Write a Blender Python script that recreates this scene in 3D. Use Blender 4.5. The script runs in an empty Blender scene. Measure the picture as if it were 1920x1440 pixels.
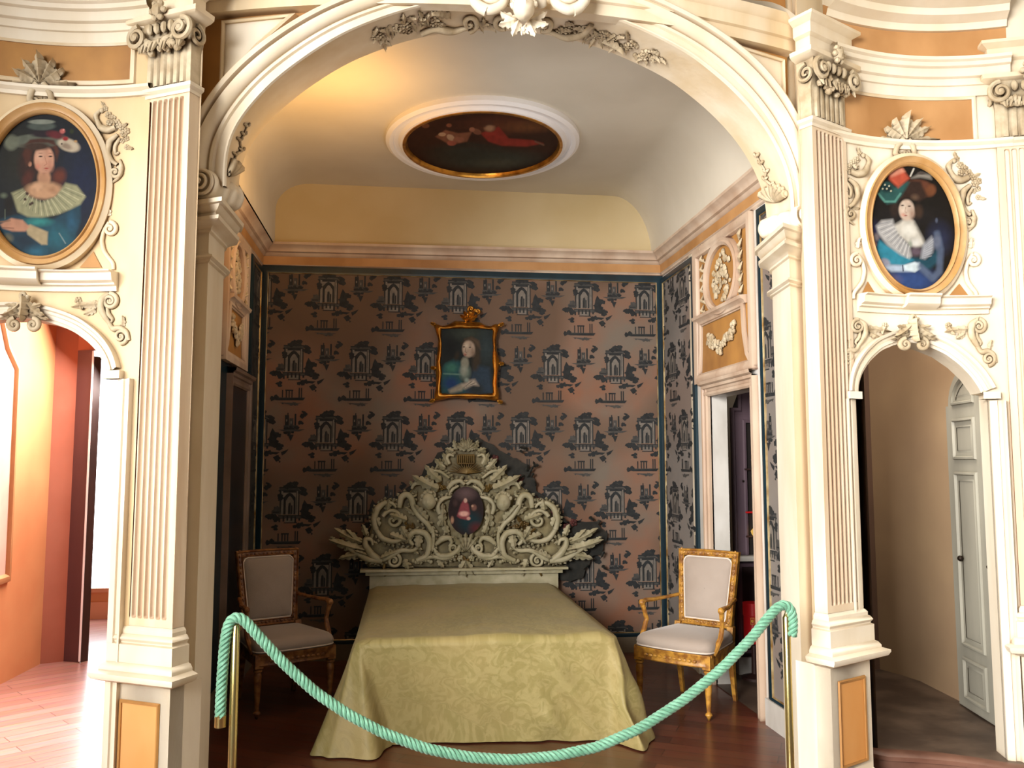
import bpy, math, random
import numpy as np
from mathutils import Vector, Matrix, noise
from mathutils.bvhtree import BVHTree
random.seed(7)
SC = bpy.context.scene
COL = SC.collection
R = math.radians
PI = math.pi

# ------------------------------------------------------------------ camera
YAW, PIT, FPX, CH = .125, .092, 1600.0, 1.5
CF = Vector((math.sin(YAW)*math.cos(PIT), math.cos(YAW)*math.cos(PIT), math.sin(PIT)))
CR = Vector((math.cos(YAW), -math.sin(YAW), 0))
CU = CR.cross(CF)
CO = Vector((0, 0, CH))
cd = bpy.data.cameras.new('camera'); cam = bpy.data.objects.new('camera', cd); COL.objects.link(cam)
M = Matrix((CR, CU, -CF)).transposed().to_4x4(); M.translation = CO
cam.matrix_world = M
cd.sensor_fit = 'HORIZONTAL'; cd.sensor_width = 36; cd.lens = 36*FPX/1920
cd.clip_start = .05; cd.clip_end = 100
SC.camera = cam

def ray(px, py):
    return (CF + CR*((px-960)/FPX) + CU*((720-py)/FPX))
def PY(px, py, Y):
    r = ray(px, py); return CO + r*(Y/r.y)
def PX(px, py, X):
    r = ray(px, py); return CO + r*(X/r.x)
def PZ(px, py, Z=0.0):
    r = ray(px, py); return CO + r*((Z-CH)/r.z)
def PP(px, py, p0, n):
    r = ray(px, py); return CO + r*((p0-CO).dot(n)/r.dot(n))
def dep(p):
    return (p-CO).dot(CF)

# ------------------------------------------------------------------ colour + materials
def C(h):
    h = h.lstrip('#'); v = [int(h[i:i+2], 16)/255 for i in (0, 2, 4)]
    return tuple((c/12.92 if c <= .04045 else ((c+.055)/1.055)**2.4) for c in v)
def c4(c): return (*c, 1)
def mat(name, col, col2=None, rough=.6, scale=6, stretch=(1, 1, 1), bump=0, bscale=None, metal=0, dirt_shade=None, dirt_shade_d=.05,
        lo=.35, hi=.65, detail=4, coat=0, emit=0, spec=.5, dirt_shade_mix=1.0, sheen=0):
    m = bpy.data.materials.new(name); m.use_nodes = True; nt = m.node_tree; N = nt.nodes; L = nt.links
    b = N['Principled BSDF']
    b.inputs['Base Color'].default_value = c4(col); b.inputs['Roughness'].default_value = rough
    b.inputs['Metallic'].default_value = metal; b.inputs['Coat Weight'].default_value = coat
    b.inputs['Specular IOR Level'].default_value = spec
    b.inputs['Sheen Weight'].default_value = sheen
    if emit:
        b.inputs['Emission Color'].default_value = c4(col); b.inputs['Emission Strength'].default_value = emit
    tc = N.new('ShaderNodeTexCoord'); mp = N.new('ShaderNodeMapping'); mp.inputs['Scale'].default_value = stretch
    L.new(tc.outputs['Object'], mp.inputs['Vector'])
    out = None
    if col2 is not None:
        n = N.new('ShaderNodeTexNoise'); n.inputs['Scale'].default_value = scale; n.inputs['Detail'].default_value = detail
        L.new(mp.outputs[0], n.inputs['Vector'])
        cr = N.new('ShaderNodeValToRGB'); cr.color_ramp.elements[0].position = lo; cr.color_ramp.elements[1].position = hi
        cr.color_ramp.elements[0].color = c4(col); cr.color_ramp.elements[1].color = c4(col2)
        L.new(n.outputs['Fac'], cr.inputs['Fac']); out = cr.outputs['Color']
    if dirt_shade is not None:  # occlusion-driven crease colour: dirt on stucco, painted shade in rope grooves
        ao = N.new('ShaderNodeAmbientOcclusion'); ao.samples = 4; ao.inputs['Distance'].default_value = dirt_shade_d
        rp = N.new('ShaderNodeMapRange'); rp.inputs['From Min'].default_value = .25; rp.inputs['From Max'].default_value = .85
        rp.inputs['To Min'].default_value = 1.0-dirt_shade_mix
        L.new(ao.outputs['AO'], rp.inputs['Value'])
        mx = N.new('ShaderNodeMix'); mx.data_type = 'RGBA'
        mx.inputs[6].default_value = c4(dirt_shade)
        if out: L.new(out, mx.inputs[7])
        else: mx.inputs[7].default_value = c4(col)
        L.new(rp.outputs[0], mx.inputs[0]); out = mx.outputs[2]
    if out: L.new(out, b.inputs['Base Color'])
    if bump:
        n2 = N.new('ShaderNodeTexNoise'); n2.inputs['Scale'].default_value = bscale or scale*4; n2.inputs['Detail'].default_value = 5
        L.new(mp.outputs[0], n2.inputs['Vector'])
        bp = N.new('ShaderNodeBump'); bp.inputs['Strength'].default_value = bump; bp.inputs['Distance'].default_value = .01
        L.new(n2.outputs['Fac'], bp.inputs['Height']); L.new(bp.outputs[0], b.inputs['Normal'])
    return m

cream   = mat('cream_stucco', C('#efe3cc'), C('#dfcba8'), .62, 5, (1, 1, .25), .12, 30, dirt_shade=C('#9a7a52'), dirt_shade_d=.035, dirt_shade_mix=.8)
creamlt = mat('pale_cream_stucco', C('#f4ecdb'), C('#e5d8bf'), .6, 4, (1, 1, .3), .1, 30, dirt_shade=C('#a58a66'), dirt_shade_d=.03, dirt_shade_mix=.7)
flute_m = mat('fluted_stucco', C('#efdfc6'), C('#dcc3a2'), .6, 8, (1, 1, .12), .15, 30, dirt_shade=C('#7c4c2c'), dirt_shade_d=.045, dirt_shade_mix=1)
carve   = mat('carved_stucco', C('#d3c5a9'), C('#b29f80'), .6, 14, bump=.3, bscale=60, dirt_shade=C('#5a4a36'), dirt_shade_d=.03, dirt_shade_mix=1)
ochre   = mat('ochre_panel', C('#a97a48'), C('#c49562'), .6, 3, (1, 1, .7), .1, 20)
ochredk = mat('brown_ochre_panel', C('#9a6d3c'), C('#b98748'), .6, 4, (1, 1, .7), .1, 20)
orange_p = mat('orange_panel', C('#d99a55'), C('#e2ab6c'), .6, 2.5, (1, 1, .6), .05, 20)
giltwood = mat('worn_gold_frame', C('#b98a4c'), C('#d2ab78'), .45, 6, bump=.2, bscale=30, dirt_shade=C('#6b4420'), dirt_shade_d=.03)
gilt    = mat('gilt', C('#c08a38'), C('#7a4a18'), .28, 12, bump=.2, bscale=30, metal=.85, lo=.45, hi=.75)
brass   = mat('brass', C('#e0cf90'), C('#cdb878'), .2, 5, metal=.95)
darkblue = mat('dark_teal_frame', C('#0c1f28'), C('#14303c'), .35, 5, (1, 1, .2))
beadgold = mat('gold_bead', C('#c9b78c'), C('#8c6a38'), .35, 10, metal=.5)
whitep  = mat('white_base_paint', C('#d8d6d2'), C('#b8b3ab'), .5, 4, (1, 1, .5))
pinkw   = mat('pinkish_casing_paint', C('#d9c6b2'), C('#b99d86'), .5, 4, (1, 1, .3), dirt_shade=C('#6f5140'), dirt_shade_d=.03)
ceil_m  = mat('ceiling_plaster', C('#d9d3c4'), C('#cfc8b8'), .8, 1.5)
whitefr = mat('white_plaster_moulding', C('#f2f1f2'), None, .55)
velvet  = mat('beige_upholstery', C('#a79a90'), C('#9b8d82'), .8, 3, bump=.1, bscale=200, sheen=.3)
piping  = mat('pale_piping', C('#d8ccc2'), None, .7)
chairw  = mat('worn_gilt_chair_wood', C('#c28f3a'), C('#8a5a26'), .42, 22, (1, 1, 1), .2, 60, lo=.42, hi=.62, dirt_shade=C('#4a2c12'), dirt_shade_d=.02)
chairw_shaded = mat('shaded_gilt_chair_wood', C('#9c6a3a'), C('#6b4022'), .45, 22, (1, 1, 1), .2, 60, lo=.42, hi=.62, dirt_shade=C('#3a2212'), dirt_shade_d=.02)  # same gilt wood with the left side's shade put into its colour
headm   = mat('headboard_paint', C('#bdb79c'), C('#a19b7c'), .5, 9, bump=.2, bscale=50, dirt_shade=C('#4c4026'), dirt_shade_d=.03)
headgold = mat('headboard_tarnished_gold', C('#7c6534'), C('#5c4722'), .45, 14, metal=.3, dirt_shade=C('#2a1e0c'), dirt_shade_d=.02)
darkleaf = mat('painted_dark_foliage', C('#141612'), C('#2c2a24'), .7, 18, lo=.4, hi=.7)
rosem   = mat('painted_rose', C('#5c2a26'), C('#3a1a1a'), .7, 30)
purple  = mat('purple_paint', C('#6d5963'), C('#5a4a55'), .5, 4, (1, 1, .3), dirt_shade=C('#32262e'), dirt_shade_d=.03)
darkin  = mat('dark_interior', C('#140e0c'), C('#1e1512'), .6, 5)
redm    = mat('glowing_red_lacquer', C('#b81a1c'), C('#a01418'), .35, 4, emit=.12)  # faint emission added so the red looks lit
greenrope = mat('green_rope', C('#76b296'), C('#5c967a'), .38, 30, bump=.3, bscale=400, sheen=.3, dirt_shade=C('#1c5a44'), dirt_shade_d=.012)  # groove shade between strands put into the colour as dark green
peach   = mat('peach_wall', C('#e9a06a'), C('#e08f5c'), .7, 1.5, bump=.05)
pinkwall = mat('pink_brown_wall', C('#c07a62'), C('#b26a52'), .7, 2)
purpledoor = mat('dusky_purple_door', C('#6a4a52'), C('#5c3e48'), .5, 3, (1, 1, .3))
darkwood = mat('dark_wood_edge', C('#3c2420'), C('#2a1815'), .5, 8, (1, 1, .2))
beigewall = mat('beige_corridor_wall', C('#b79c7a'), C('#a58a6e'), .75, 1.2, bump=.05)
brownwall = mat('brown_corridor_wall', C('#6e5444'), C('#5c4638'), .75, 1.2)
doorpaint = mat('greenish_white_door_paint', C('#b4b2a4'), C('#9c9a8e'), .5, 4, (1, 1, .3), dirt_shade=C('#4a4232'), dirt_shade_d=.025)
iron    = mat('dark_iron', C('#2a2018'), None, .5, metal=.6)
dadom   = mat('grey_beige_dado', C('#7d715f'), C('#6b604f'), .6, 4)

# floor: herringbone-ish plank material
def floor_mat(name, c1, c2, rough, rot=0.0, coat=.2):
    m = bpy.data.materials.new(name); m.use_nodes = True; nt = m.node_tree; N = nt.nodes; L = nt.links; b = N['Principled BSDF']
    tc = N.new('ShaderNodeTexCoord'); mp = N.new('ShaderNodeMapping'); mp.inputs['Rotation'].default_value = (0, 0, rot)
    L.new(tc.outputs['Object'], mp.inputs['Vector'])
    br = N.new('ShaderNodeTexBrick'); br.inputs['Scale'].default_value = 1; br.inputs['Brick Width'].default_value = .9
    br.inputs['Row Height'].default_value = .11; br.inputs['Mortar Size'].default_value = .003; br.offset = .37
    br.inputs['Color1'].default_value = c4(c1); br.inputs['Color2'].default_value = c4(c2); br.inputs['Mortar'].default_value = c4(tuple(x*.35 for x in c1))
    L.new(mp.outputs[0], br.inputs['Vector'])
    n = N.new('ShaderNodeTexNoise'); n.inputs['Scale'].default_value = 5; n.inputs['Detail'].default_value = 6
    mp2 = N.new('ShaderNodeMapping'); mp2.inputs['Scale'].default_value = (1, 9, 1); L.new(mp.outputs[0], mp2.inputs['Vector']); L.new(mp2.outputs[0], n.inputs['Vector'])
    mx = N.new('ShaderNodeMix'); mx.data_type = 'RGBA'; mx.blend_type = 'MULTIPLY'; mx.inputs[0].default_value = .55
    L.new(br.outputs['Color'], mx.inputs[6]); L.new(n.outputs['Color'], mx.inputs[7])
    g = N.new('ShaderNodeRGBCurve')
    L.new(mx.outputs[2], b.inputs['Base Color'])
    rr = N.new('ShaderNodeMapRange'); rr.inputs['To Min'].default_value = rough-.08; rr.inputs['To Max'].default_value = rough+.12
    L.new(n.outputs['Fac'], rr.inputs['Value']); L.new(rr.outputs[0], b.inputs['Roughness'])
    b.inputs['Coat Weight'].default_value = coat; b.inputs['Coat Roughness'].default_value = .18
    return m
floor_m = floor_mat('dark_parquet', C('#804a36'), C('#5e3426'), .3, R(28), coat=.25)
floor_l = floor_mat('pinkish_parquet', C('#d0988a'), C('#bc8070'), .3, R(-38), coat=.4)
floor_r = mat('worn_grey_floor', C('#4a3c32'), C('#6b5a4c'), .5, 5, bump=.1, lo=.4, hi=.7)
stepm = mat('worn_brown_step', C('#5c3c30'), C('#7c5848'), .45, 6)

# bedspread
def spread_mat():
    m = bpy.data.materials.new('green_gold_damask'); m.use_nodes = True; nt = m.node_tree; N = nt.nodes; L = nt.links; b = N['Principled BSDF']
    tc = N.new('ShaderNodeTexCoord'); uv = N.new('ShaderNodeUVMap'); uv.uv_map = 'UVMap'
    def med(scale, dist):
        w = N.new('ShaderNodeTexNoise'); w.inputs['Scale'].default_value = scale; w.inputs['Detail'].default_value = 5; w.inputs['Distortion'].default_value = dist
        L.new(uv.outputs[0], w.inputs['Vector']); return w
    n1 = med(14, 2.2); n2 = med(60, .5); n3 = med(2.2, .4)
    cr = N.new('ShaderNodeValToRGB'); e = cr.color_ramp.elements; e[0].position = .44; e[0].color = c4(C('#8c814e')); e[1].position = .56; e[1].color = c4(C('#a69968'))
    L.new(n1.outputs['Fac'], cr.inputs['Fac'])
    mx = N.new('ShaderNodeMix'); mx.data_type = 'RGBA'; mx.inputs[7].default_value = c4(C('#978c5b'))
    L.new(n2.outputs['Fac'], mx.inputs[0]); L.new(cr.outputs[0], mx.inputs[6])
    mx2 = N.new('ShaderNodeMix'); mx2.data_type = 'RGBA'; mx2.inputs[7].default_value = c4(C('#ac9768'))
    rr = N.new('ShaderNodeMapRange'); rr.inputs['From Min'].default_value = .45; rr.inputs['From Max'].default_value = .7; rr.inputs['To Max'].default_value = .5
    L.new(n3.outputs['Fac'], rr.inputs['Value']); L.new(rr.outputs[0], mx2.inputs[0]); L.new(mx.outputs[2], mx2.inputs[6])
    L.new(mx2.outputs[2], b.inputs['Base Color'])
    rg = N.new('ShaderNodeMapRange'); rg.inputs['To Min'].default_value = .35; rg.inputs['To Max'].default_value = .7
    L.new(n1.outputs['Fac'], rg.inputs['Value']); L.new(rg.outputs[0], b.inputs['Roughness'])
    bp = N.new('ShaderNodeBump'); bp.inputs['Strength'].default_value = .35; bp.inputs['Distance'].default_value = .006
    L.new(n1.outputs['Fac'], bp.inputs['Height']); L.new(bp.outputs[0], b.inputs['Normal'])
    b.inputs['Sheen Weight'].default_value = .05; b.inputs['Specular IOR Level'].default_value = .3
    return m
spread = spread_mat()
def attr_mat(name, rough=.5):
    m = bpy.data.materials.new(name); m.use_nodes = True; nt = m.node_tree; b = nt.nodes['Principled BSDF']
    a = nt.nodes.new('ShaderNodeAttribute'); a.attribute_name = 'paint'; nt.links.new(a.outputs['Color'], b.inputs['Base Color'])
    b.inputs['Roughness'].default_value = .6; b.inputs['Specular IOR Level'].default_value = .18
    n = nt.nodes.new('ShaderNodeTexNoise'); n.inputs['Scale'].default_value = 250
    tc = nt.nodes.new('ShaderNodeTexCoord'); nt.links.new(tc.outputs['Object'], n.inputs['Vector'])
    bp = nt.nodes.new('ShaderNodeBump'); bp.inputs['Strength'].default_value = .15; bp.inputs['Distance'].default_value = .002
    nt.links.new(n.outputs['Fac'], bp.inputs['Height']); nt.links.new(bp.outputs[0], b.inputs['Normal'])
    return m
canvas_m = attr_mat('oil_paint', .42)
def emis(name, col, s):
    m = bpy.data.materials.new(name); m.use_nodes = True; nt = m.node_tree; nt.nodes.clear()
    e = nt.nodes.new('ShaderNodeEmission'); o = nt.nodes.new('ShaderNodeOutputMaterial'); nt.links.new(e.outputs[0], o.inputs[0])
    e.inputs[0].default_value = c4(col); e.inputs[1].default_value = s; return m
skyglow = emis('daylight_outside', (.93, .96, 1), 7)
# wallpaper ground
def paper_mat(name, a, b_, c_):
    m = mat(name, a, b_, .75, 2.2, (1, 1, 1), lo=.35, hi=.65)
    nt = m.node_tree; N = nt.nodes; L = nt.links; b = N['Principled BSDF']
    src = b.inputs['Base Color'].links[0].from_socket
    br = N.new('ShaderNodeTexNoise'); br.inputs['Scale'].default_value = .9; br.inputs['Detail'].default_value = 1
    tc = N['Texture Coordinate'] if 'Texture Coordinate' in N else N.new('ShaderNodeTexCoord')
    L.new(tc.outputs['Object'], br.inputs['Vector'])
    mr = N.new('ShaderNodeMapRange'); mr.inputs['From Min'].default_value = .45; mr.inputs['From Max'].default_value = .58
    L.new(br.outputs['Fac'], mr.inputs['Value'])
    mx = N.new('ShaderNodeMix'); mx.data_type = 'RGBA'; mx.inputs[7].default_value = c4(c_)
    L.new(mr.outputs[0], mx.inputs[0]); L.new(src, mx.inputs[6]); L.new(mx.outputs[2], b.inputs['Base Color'])
    return m
paper = paper_mat('pinkish_toile_ground', C('#8c624c'), C('#786d62'), C('#665040'))
paperside = paper_mat('grey_toile_ground', C('#857e79'), C('#76716d'), C('#7e7068'))
tink = mat('toile_dark_print', C('#1b1e21'), C('#272b2e'), .75, 30)
tmid = mat('toile_grey_print', C('#4c4a48'), C('#3c3c3c'), .75, 30)
tlight = mat('toile_light_print', C('#7f7870'), C('#6f6963'), .75, 30)

# ------------------------------------------------------------------ mesh builder
class MB:
    def __init__(s): s.v = []; s.f = []; s.m = []; s.cur = 0
    def add(s, vs, fs):
        o = len(s.v); s.v += [tuple(p) for p in vs]
        for f in fs: s.f.append(tuple(i+o for i in f)); s.m.append(s.cur)
    def grid(s, rows, closed=False, flip=False):
        n = len(rows[0]); vs = [p for r in rows for p in r]; fs = []
        for i in range(len(rows)-1):
            for j in range(n if closed else n-1):
                k = (j+1) % n
                q = (i*n+j, i*n+k, (i+1)*n+k, (i+1)*n+j)
                fs.append(q[::-1] if flip else q)
        s.add(vs, fs)
    def loft(s, rings, cap=True):
        n = len(rings[0]); s.grid(rings, True)
        if cap:
            s.add(rings[0], [tuple(range(n))[::-1]]); s.add(rings[-1], [tuple(range(n))])
    def box(s, c, size, rz=0, taper=None):
        hx, hy, hz = size[0]/2, size[1]/2, size[2]/2; ca, sa = math.cos(rz), math.sin(rz); rings = []
        for dz, t in ((-hz, 1 if taper is None else taper), (hz, 1)):
            rings.append([(c[0]+x*t*ca-y*t*sa, c[1]+x*t*sa+y*t*ca, c[2]+dz) for x, y in ((-hx, -hy), (hx, -hy), (hx, hy), (-hx, hy))])
        s.loft(rings)
    def poly(s, pts): s.add(pts, [tuple(range(len(pts)))])
    def tube(s, pts, rad, seg=8, cap=True, flat=1.0, up=None):
        pts = [Vector(p) for p in pts]; n = len(pts)
        if isinstance(rad, (int, float)): rad = [rad]*n
        rings = []; nrm = None
        for i, p in enumerate(pts):
            t = (pts[min(i+1, n-1)]-pts[max(i-1, 0)])
            if t.length < 1e-9: t = Vector((0, 0, 1))
            t.normalize()
            if up is not None: nrm = (up - t*up.dot(t))
            elif nrm is None: nrm = t.orthogonal()
            else: nrm = nrm - t*nrm.dot(t)
            if nrm.length < 1e-6: nrm = t.orthogonal()
            nrm.normalize(); b = t.cross(nrm)
            rings.append([p + (nrm*flat*math.cos(2*PI*k/seg) + b*math.sin(2*PI*k/seg))*rad[i] for k in range(seg)])
        s.loft(rings, cap)
    def ball(s, c, r, seg=10, rings=7, sc=(1, 1, 1), rough=0):
        c = Vector(c); rs = []
        for i in range(rings+1):
            th = PI*i/rings
            row = []
            for k in range(seg):
                ph = 2*PI*k/seg
                d = Vector((math.sin(th)*math.cos(ph), math.sin(th)*math.sin(ph), math.cos(th)))
                rr = r*(1+rough*noise.noise(Vector((c.x*40+d.x*2, c.y*40+d.y*2, c.z*40+d.z*2)))) if rough else r
                row.append(c+Vector((d.x*sc[0], d.y*sc[1], d.z*sc[2]))*rr)
            rs.append(row)
        s.grid(rs, True, flip=True)
    def lathe(s, prof, c=(0, 0, 0), seg=20):
        rs = [[(c[0]+r*math.cos(2*PI*k/seg), c[1]+r*math.sin(2*PI*k/seg), c[2]+z) for k in range(seg)] for r, z in prof]
        s.grid(rs, True)
    def build(s, name, mats, parent=None, world=True, angle=38, loc=None):
        me = bpy.data.meshes.new(name); me.from_pydata(s.v, [], s.f); me.validate(clean_customdata=False)
        if not isinstance(mats, (list, tuple)): mats = [mats]
        for m in mats: me.materials.append(m)
        if len(mats) > 1 and len(me.polygons) == len(s.m): me.polygons.foreach_set('material_index', s.m)
        me.polygons.foreach_set('use_smooth', [True]*len(me.polygons)); me.set_sharp_from_angle(angle=R(angle))
        o = bpy.data.objects.new(name, me); COL.objects.link(o)
        if parent is not None:
            o.parent = parent
            if world: o.matrix_parent_inverse = Matrix.Translation(-parent_loc(parent))
        return o
def parent_loc(p):
    v = Vector((0, 0, 0))
    while p is not None:
        v = v + p.location + (p.matrix_parent_inverse.translation if p.parent else Vector((0, 0, 0))); p = p.parent
    return v
def bvh_of(mb): return BVHTree.FromPolygons([Vector(v) for v in mb.v], mb.f)
def tag(o, label=None, cat=None, group=None, kind=None):
    if label: o['label'] = label
    if cat: o['category'] = cat
    if group: o['group'] = group
    if kind: o['kind'] = kind
    return o
def thing(name, label, cat, loc, rz=0, group=None):
    o = bpy.data.objects.new(name, None); COL.objects.link(o); o.location = Vector(loc); o.rotation_euler = (0, 0, rz); o.empty_display_size = .1
    return tag(o, label, cat, group)
def struct(name, mb, m, angle=38): return tag(mb.build(name, m, angle=angle), kind='structure')

def mitre(path, closed=False):
    """2-D path -> list of (point, normal scaled for mitre), normal to the LEFT of travel"""
    n = len(path); out = []
    for i in range(n):
        p = Vector(path[i][:2])
        a = Vector(path[i-1][:2]) if (i > 0 or closed) else None
        b = Vector(path[(i+1) % n][:2]) if (i < n-1 or closed) else None
        ds = []
        if a is not None and (p-a).length > 1e-9: ds.append((p-a).normalized())
        if b is not None and (b-p).length > 1e-9: ds.append((b-p).normalized())
        ns = [Vector((-d.y, d.x)) for d in ds]
        nn = sum(ns, Vector((0, 0))).normalized()
        k = nn.dot(ns[0]); out.append((p, nn/max(k, .35)))
    return out
def sweepH(mb, prof, path, side=1, closed=False, zs=None):
    """horizontal moulding: prof [(out, z)], path [(x,y)] ; side=+1 left normal, -1 right"""
    mt = mitre(path, closed); rows = []
    for i, (p, n) in enumerate(mt):
        dz = zs[i] if zs else 0
        rows.append([(p.x+n.x*o*side, p.y+n.y*o*side, z+dz) for o, z in prof])
    if closed: rows.append(rows[0])
    mb.grid(rows, flip=(side < 0))
def sweepP(mb, prof, path, mapf, side=1, closed=False):
    """moulding lying in a surface: prof [(offset, relief)], path in (u,v)"""
    mt = mitre(path, closed); rows = []
    for p, n in mt: rows.append([mapf(p.x+n.x*o*side, p.y+n.y*o*side, w) for o, w in prof])
    if closed: rows.append(rows[0])
    mb.grid(rows)

# ------------------------------------------------------------------ main dimensions
XL, XR, YB = -1.136, 2.116, 6.80
ZC0, ZC1 = 3.03, 3.215
XC = .466
def S(x): return 3.84 - .12*(1.31**2) + .12*(x-XC)**2     # bowed front of the alcove
def bay_R(x): return 3.775 - .07*((x-2.414)/.4)**2
def bay_L(x): return 3.775 - .07*((x+1.519)/.4)**2
def on_surf(px, py, f, off=0.0):
    Y = 3.8
    for _ in range(12):
        p = PY(px, py, Y); Y = f(p.x)+off
    return PY(px, py, Y)
def mapS(f):
    def g(u, v, w):
        e = .001; dy = (f(u+e)-f(u-e))/(2*e); l = math.hypot(1, dy)
        return (u+dy/l*w, f(u)-1/l*w, v)
    return g
mR, mL, mS = mapS(bay_R), mapS(bay_L), mapS(S)
def mapRW(u, v, w): return (XR-w, u, v)
def mapLW(u, v, w): return (XL+w, u, v)
def mapBW(u, v, w): return (u, YB-w, v)

# ------------------------------------------------------------------ floors
mb = MB(); mb.poly([(-1.6, -1.5, 0), (2.9, -1.5, 0), (2.9, 3.75, 0), (2.35, 4.15, 0), (2.35, YB+.1, 0), (XL-.1, YB+.1, 0), (XL-.1, 4.2, 0), (-1.16, 3.9, 0), (-1.6, 3.2, 0)])
struct('floor', mb, floor_m)
mb = MB(); mb.poly([(-5, -1.5, 0), (-1.6, -1.5, 0), (-1.6, 3.2, 0), (-1.16, 3.9, 0), (XL-.1, 4.2, 0), (XL-.1, 11, 0), (-5, 11, 0)])
struct('floor_side_room', mb, floor_l)

# ------------------------------------------------------------------ alcove walls
WT = .12
mb = MB()
mb.box(((XL+XR)/2, YB+WT/2, 1.9), (XR-XL+.5, WT, 3.9)); struct('wall_back', mb, paper)
# left wall with door recess
dl0, dl1 = PX(409+5, 850, XL).y, PX(455, 850, XL).y     # visible door casing range on the left wall
zdl = PX(455, 715, XL).z
mb = MB()
mb.box((XL-WT/2, (4.05+YB)/2, 1.95), (WT, YB-4.05, 3.9)); struct('wall_left', mb, darkblue)
# right wall with opening
yo1 = PX(1335, 900, XR).y; yo0 = PX(1417, 900, XR).y
zo = PX(1335, 743, XR).z
mb = MB()
for y0, y1, z0, z1 in ((4.05, yo0, 0, 3.9), (yo1, YB, 0, 3.9), (yo0, yo1, zo, 3.9)):
    mb.box((XR+WT/2, (y0+y1)/2, (z0+z1)/2), (WT, y1-y0, z1-z0))
struct('wall_right', mb, whitep)

# wallpaper motifs ------------------------------------------------------------
def motif_polys():
    rnd = random.Random(3); P = []   # (material, [(u,v)...]) in px, v up
    def rect(m, x0, y0, x1, y1): P.append((m, [(x0, y0), (x1, y0), (x1, y1), (x0, y1)]))
    def bush(m, cx, cy, rx, ry, n=9, sz=4):
        for _ in range(n):
            a = rnd.random()*2*PI; q = rnd.random()**.5; x = cx+rx*q*math.cos(a); y = cy+ry*q*math.sin(a); s = sz*(.5+rnd.random())
            k = 5+rnd.randint(0, 2); off = rnd.random()*6
            P.append((m, [(x+s*(.5+.8*rnd.random())*math.cos(off+2*PI*i/k), y+s*(.4+.6*rnd.random())*math.sin(off+2*PI*i/k)) for i in range(k)]))
    def tri_arch(m, x0, x1, y0, y1, y2):
        P.append((m, [(x0, y0), (x1, y0), (x1, y1), ((x0*.3+x1*.7), y2-2), ((x0+x1)/2, y2), ((x0*.7+x1*.3), y2-2), (x0, y1)]))
    # A: ruined arch monument, centred
    rect(1, -17, -18, 17, 26); rect(0, -15, -12, 14, 24); rect(2, -12, -20, 11, 19)
    tri_arch(0, -11, 10, -20, 10, 19); tri_arch(2, -7, 7, -20, 4, 13); tri_arch(1, -3, 4, -20, -6, 2)
    rect(0, -2, -18, 1, 0); rect(0, 3, -19, 5, -4)
    rect(2, -15, -22, -12, 22); rect(2, 12, -22, 15, 22); rect(0, 15, -22, 17, 20); rect(0, -18, -20, -16, 24)
    rect(1, -19, 24, 19, 27); rect(0, -19, 27, 19, 29); rect(0, -12, 29, 13, 32)
    bush(0, 0, 33, 14, 4, 8, 4); bush(0, -18, 12, 3, 12, 7, 4); bush(0, 24, 20, 7, 6, 8, 5)
    rect(1, -20, -28, 22, -22); rect(2, -8, -34, 12, -27); rect(0, -20, -23, 24, -21.5); rect(0, -10, -36, 14, -34.5)
    for i in range(7): rect(rnd.choice((0, 1)), -26+i*7, -36+rnd.random()*5, -23+i*7, -28+rnd.random()*6)
    P.append((0, [(20, -26), (33, -28), (34, -8), (30, 0), (26, 6), (22, -4)])); bush(0, 29, -14, 8, 16, 12, 5); bush(0, 36, -26, 9, 5, 8, 5)
    bush(0, -30, -26, 10, 6, 12, 5); bush(1, -24, -14, 7, 6, 6, 5); rect(1, -28, -16, -20, -6); rect(0, -30, -17, -18, -15)
    bush(0, 18, -42, 12, 4, 6, 5); P.append((0, [(12, -36), (40, -38), (34, -42), (20, -40)]))
    P.append((0, [(28, -47), (34, -55), (40, -53), (33, -45)])); P.append((0, [(42, -38), (56, -32), (50, -40), (44, -44)])); bush(0, 38, -50, 5, 6, 5, 4)
    # B: castle islet at (+60, +14)
    ox, oy = 60, 14
    rect(0, ox-12, oy-4, ox-5, oy+16); rect(1, ox-4, oy-4, ox+3, oy+10); rect(0, ox+5, oy-4, ox+8, oy+18); rect(1, ox-14, oy-7, ox+12, oy-3)
    rect(2, ox-10, oy+4, ox-8, oy+8); rect(2, ox-2, oy, ox, oy+5); rect(0, ox-8, oy+16, ox-6, oy+20)
    bush(0, ox, oy-8, 17, 4, 12, 4); bush(0, ox-4, oy-18, 9, 4, 8, 4); P.append((0, [(ox-6, oy-20), (ox+4, oy-20), (ox-1, oy-32)]))
    P.append((1, [(ox-24, oy-11), (ox+24, oy-10), (ox+14, oy-14), (ox-14, oy-14)])); bush(0, ox+20, oy+18, 7, 5, 8, 4); bush(0, ox+16, oy+4, 4, 7, 5, 3)
    # C: colonnade at (-6,-64)
    ox, oy = -8, -66
    for dx in (-12, -5, 0, 5, 18, 22): rect(0, ox+dx, oy-2, ox+dx+2, oy+12+(4 if dx > 10 else 0))
    rect(0, ox-6, oy+10, ox+8, oy+12.5); rect(1, ox-26, oy-5, ox+28, oy-2)
    P.append((0, [(ox-34, oy-4), (ox+30, oy-2), (ox+26, oy-7), (ox-20, oy-7)])); bush(0, ox-26, oy-2, 9, 3, 6, 4)
    P.append((1, [(ox-16, oy-11), (ox+24, oy-12), (ox+6, oy-16)])); bush(1, ox+4, oy-13, 16, 3, 9, 3); bush(0, ox-16, oy+22, 5, 4, 4, 3)
    return P
MOTIF = motif_polys()
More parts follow.
